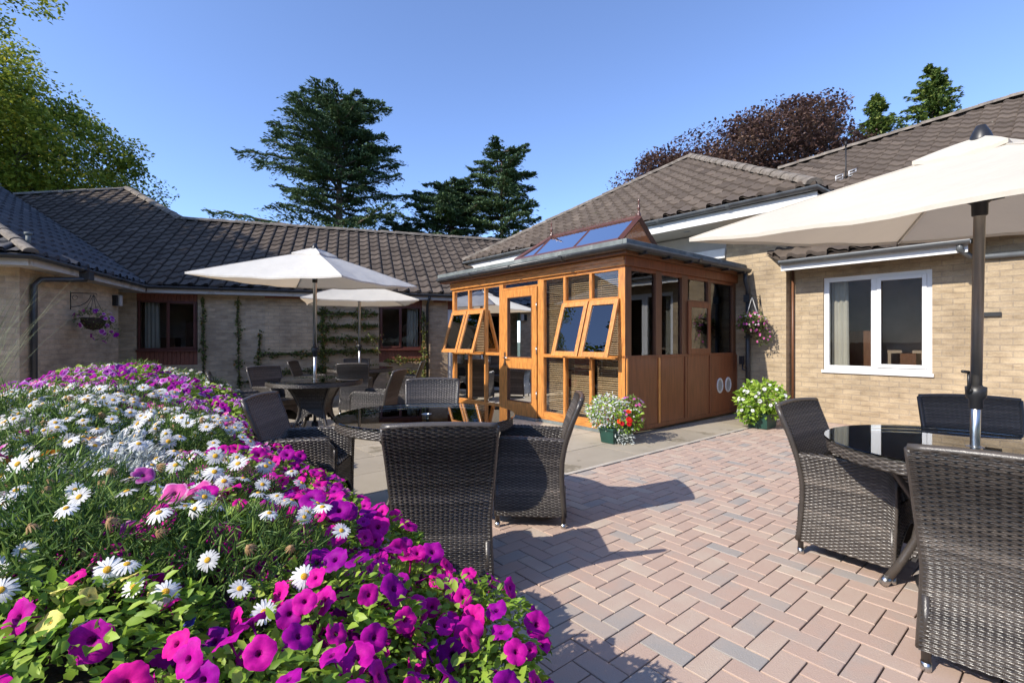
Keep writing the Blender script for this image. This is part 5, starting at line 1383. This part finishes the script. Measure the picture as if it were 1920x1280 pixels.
# ================================================================== TREES
def limb(mb, a, b, r0, r1, bend=.1, n=6, rg=random):
    a = Vector(a); b = Vector(b); L = (b-a).length; k = Vector((rg.gauss(0, 1), rg.gauss(0, 1), rg.gauss(0, .5)))*bend*L
    pts = [a.lerp(b, i/n)+k*math.sin(math.pi*i/n)*.5 for i in range(n+1)]; mb.tube(pts, [r0+(r1-r0)*i/n for i in range(n+1)], 7); return pts
def cedar(x, y, Ht, label, prof, seed, trunk_r=.5, lean=0, n_lv=26, dens=1.0, z0f=.12, split=.62, low=.2):
    """prof: list of (height fraction, left reach, right reach) in metres"""
    rg = random.Random(seed); t = thing('cedar_tree', (x, y, 0), label, 'cedar tree', 'cedars beyond the back roof')
    tk = MB(); tk.tube([(x+lean*u*Ht, y, Ht*u) for u in np.linspace(0, .97, 10)], [trunk_r*(1-.9*u) for u in np.linspace(0, 1, 10)], 10)
    P = []; T = []; Dr = []; S = []
    for lv in range(n_lv):
        q = (lv+rg.uniform(-.3, .3))/n_lv; u = z0f+(split-z0f)*q/low if q < low else split+(1-split)*(q-low)/(1-low)
        u = min(.985, max(z0f, u)); zb = u*Ht
        Lr = interp([(p[0], p[2]) for p in prof], u); Ll = interp([(p[0], p[1]) for p in prof], u)
        for k in range(6):
            a = 2*math.pi*(k+rg.random())/6; c = math.cos(a); reach = (Lr if c > 0 else Ll); depth_r = (Ll+Lr)/2
            Lb = math.sqrt((reach*c)**2+(depth_r*math.sin(a))**2)*rg.uniform(.45, 1.12)
            if Lb < .4: continue
            base = Vector((x+lean*zb, y, zb)); tip = base+Vector((math.cos(a)*Lb, math.sin(a)*Lb, Lb*rg.uniform(.0, .30)))
            limb(tk, base, tip, .03+.018*Lb, .012, .05, 4, rg)
            m = int(95*Lb*dens); v = RNG.uniform(.22, 1.04, m); wid = (.30*Lb*(1-.55*v)+.15)
            dirv = np.array([math.cos(a), math.sin(a), 0]); lat = np.array([-math.sin(a), math.cos(a), 0])
            nodes_ = np.round(v*5)/5; jj = RNG.normal(size=m)
            tipz = (tip.z-base.z)
            p = np.array(base)[None, :]+dirv*(v*Lb)[:, None]+lat*(jj*wid*.55)[:, None]
            zz_ = tipz*v**1.2+np.abs(RNG.normal(size=m))*.07-.14*np.abs(jj)*wid - .25*np.maximum(0, v-.85)*Lb*.6 + .10*np.sin(v*Lb*4+jj)
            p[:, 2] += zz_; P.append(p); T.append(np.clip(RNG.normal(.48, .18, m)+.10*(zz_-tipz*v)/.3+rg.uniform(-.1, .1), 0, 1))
            Dr.append(dirv[None, :]*(.6+.4*v)[:, None]+lat*(jj*.6)[:, None]+[0, 0, .15]); S.append(RNG.uniform(.18, .42, m))
    tk.build('trunk', 'bark_red', t)
    P = np.concatenate(P)-np.array([x, y, 0]); leaf_mesh('crown', P, np.concatenate(S), 'leaf_cedar', t, np.concatenate(T), .35, .34, np.concatenate(Dr))
    return t
# metres per 1920-px pixel at depth d: d/906.7
cedar(-14.3, 40, 21.6, 'tallest cedar, with a tiered dark crown above the middle of the back roof', [(0, 4, 4), (.40, 7.8, 7.6), (.48, 8.6, 7.0), (.52, 6, 5.4), (.62, 5, 5), (.66, 5.5, 5.5), (.71, 7.9, 4.8), (.75, 5.2, 5), (.82, 5.4, 6.4), (.88, 4.8, 4.4), (.94, 3.9, 3.6), (.98, 2.8, 2.9), (1, 1.8, 2.0)], 3, .55, n_lv=21, dens=1.55, z0f=.36, split=.64, low=.28)
cedar(-5.4, 43, 15.6, 'low spreading cedar between the tallest cedar and the right hand cedar', [(0, 4, 3.5), (.5, 5.4, 4.6), (.7, 5.0, 4.8), (.85, 4.0, 4.0), (.95, 2.6, 3.0), (1, 1.6, 2.0)], 5, .35, z0f=.4, split=.7, low=.4, n_lv=14, dens=2.0)
cedar(-.9, 42, 18.2, 'bright topped cedar with a bare lower trunk at the right end of the back roof', [(0, 2, 2), (.45, 4.8, 5.0), (.55, 4.0, 4.6), (.68, 3.6, 3.6), (.85, 3.2, 3.4), (.93, 2.4, 2.6), (.97, 1.2, 2.8), (1, .8, 2.2)], 8, .36, n_lv=13, z0f=.42, split=.62, low=.25, dens=2.0)
cedar(-10.6, 46, 12.5, 'dark low cedar filling the gap right of the tallest cedar trunk', [(0, 4, 4), (.6, 4.6, 4.6), (1, 1.2, 1.2)], 9, .3, n_lv=13, dens=2.0)
def broadleaf(name, x, y, Ht, rad, zc, rz, label, cat, mat, n=26000, size=.2, seed=1, trunk_r=.35, clumps=90, group=None, cl=.22, stems=1, ry=None, fill=.0, bark='bark'):
    rg = random.Random(seed); rs = np.random.default_rng(seed); t = thing(name, (x, y, 0), label, cat, group); ry = ry or rad
    tk = MB()
    tops = []
    for s_ in range(stems):
        ox = (s_-(stems-1)/2)*rad*.35; top = Vector((x+ox*.9, y, Ht*.74)); limb(tk, (x+ox, y, 0), top, trunk_r, trunk_r*.2, .02, 8, rg); tops.append((Vector((x+ox, y, 0)), top))
    C = []; 
    while len(C) < clumps:
        v = Vector((rg.uniform(-1, 1), rg.uniform(-1, 1), rg.uniform(-1, 1)))
        if v.length > 1 or v.length < .35: continue
        C.append(Vector((x+v.x*rad*(1-.25*v.z), y+v.y*ry, zc+v.z*rz)))
    for c in C[:60]:
        b, tp = min(tops, key=lambda q: abs(q[1].x-c.x)); u = max(.2, min(.95, (c.z-rg.uniform(.1, .3)*rad)/tp.z)); limb(tk, b.lerp(tp, u), c, trunk_r*.3*(1-u)+.03, .012, .08, 5, rg)
    tk.build('trunk', bark, t)
    per = n//clumps; P = []; T = []
    for c in C:
        r = cl*rad*rg.uniform(.6, 1.3); v = rs.normal(size=(per, 3)); v /= np.linalg.norm(v, axis=1)[:, None]; v *= rs.uniform(.2, 1, per)[:, None]**.5
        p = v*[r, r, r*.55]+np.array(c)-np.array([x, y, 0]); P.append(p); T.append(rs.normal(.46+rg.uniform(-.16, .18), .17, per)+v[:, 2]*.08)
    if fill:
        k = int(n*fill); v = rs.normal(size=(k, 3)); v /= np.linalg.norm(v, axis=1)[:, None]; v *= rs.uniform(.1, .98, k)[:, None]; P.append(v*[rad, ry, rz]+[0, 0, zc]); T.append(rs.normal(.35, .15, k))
    P = np.concatenate(P); T = np.concatenate(T)
    leaf_mesh('crown', P, rs.uniform(.6, 1.3, len(P))*size, mat, t, T, .25, .6)
    return t
broadleaf('broadleaf_tree', -24.8, 22, 15.2, 7.0, 7.6, 7.4, 'tall green tree with yellowing leaves and several stems behind the left roof', 'tree', 'leaf', 120000, .185, 4, .28, 230, cl=.19, stems=3, fill=.4)
broadleaf('broadleaf_tree', -19.6, 25, 8.2, 3.6, 5.9, 2.5, 'lower yellow green tree just showing behind the left roof peak', 'tree', 'leaf', 14000, .17, 6, .2, 50, cl=.26)
broadleaf('broadleaf_tree', -23.0, 14.5, 15.6, 7.9, 12.7, 2.3, 'overhanging dark leafy branches in the top left corner', 'tree', 'leaf', 42000, .15, 9, .3, 90, cl=.13, stems=1, ry=3.5)
broadleaf('shade_tree', -20.5, 3.2, 15.0, 4.8, 10.2, 4.8, 'dense green tree on the left beyond the wing that shades the left roof', 'tree', 'leaf', 26000, .34, 12, .45, 120, cl=.26, fill=.9, ry=5.0)
broadleaf('copper_beech', 15.4, 32, 15.6, 8.6, 9.9, 5.6, 'wide copper beech with dark purple leaves behind the hipped roof', 'tree', 'leaf_beech', 125000, .2, 14, .5, 260, cl=.17, stems=2, fill=.6)
def fir(x, y, Ht, rad, label, seed, zb=2):
    rg = random.Random(seed); rs = np.random.default_rng(seed); t = thing('conifer', (x, y, 0), label, 'conifer', 'conifers behind the right hand roof'); tk = MB(); tk.tube([(x, y, 0), (x, y, Ht*.5), (x, y, Ht)], [.25, .14, .015], 8)
    P = []; T = []; D_ = []
    for k in range(260):
        u = rg.random()**.6; z = zb+(Ht-zb)*u; a = rg.uniform(0, 6.28); L = rad*((1-u)**.85*.95+.03)*rg.uniform(.6, 1.15); m = int(50+120*(1-u)); v = rs.uniform(.1, 1, m)
        tk.tube([(x, y, z), (x+math.cos(a)*L, y+math.sin(a)*L, z+L*.12)], [.03, .006], 5)
        d = np.array([math.cos(a), math.sin(a), .0]); lat = np.array([-math.sin(a), math.cos(a), 0]); j = rs.normal(size=m)
        p = np.array([0, 0, z])+d*(v*L)[:, None]+lat*(j*.16*L*(1.1-v))[:, None]; p[:, 2] += L*.16*v-.06*np.abs(j)+rs.normal(size=m)*.06; P.append(p); T.append(rs.normal(.45+.1*v, .2, m)); D_.append(d+lat*(j*.5)[:, None]+rs.normal(size=(m, 3))*.2)
    tk.build('trunk', 'bark', t); P = np.concatenate(P); leaf_mesh('crown', P, rs.uniform(.16, .34, len(P)), 'leaf_fir', t, np.concatenate(T), .2, .38, np.concatenate(D_))
fir(21.8, 29, 15.9, 6.0, 'conifer with a broad green crown right beside the copper beech', 2)
fir(24.3, 28, 17.2, 6.2, 'tallest pointed conifer rising above the right hand roof', 3)
fir(19.0, 30, 12.4, 4.0, 'small green conifer showing in front of the copper beech', 4)

# trees closing the garden behind the camera (mirrored by the windows)
bt = broadleaf('broadleaf_tree', -16, -26, 9.5, 5.5, 5.6, 4.6, 'round garden tree behind the camera, leftmost of the row', 'tree', 'leaf', 22000, .4, 31, .3, 60, cl=.28, fill=1.6)
for i, (x, y) in enumerate([(-7, -27), (2, -26), (11, -27), (20, -24), (27, -15), (-26, -22), (31, -4)]):
    c = copy_tree(bt); c.location = (x, y, 0); c.rotation_euler.z = i*1.3; c.scale = (1, 1, .85+.07*(i % 4)); c['label'] = f'round garden tree behind the camera, {ORD[i+1]} of the row'; c['group'] = 'garden trees behind the camera'
bt['group'] = 'garden trees behind the camera'
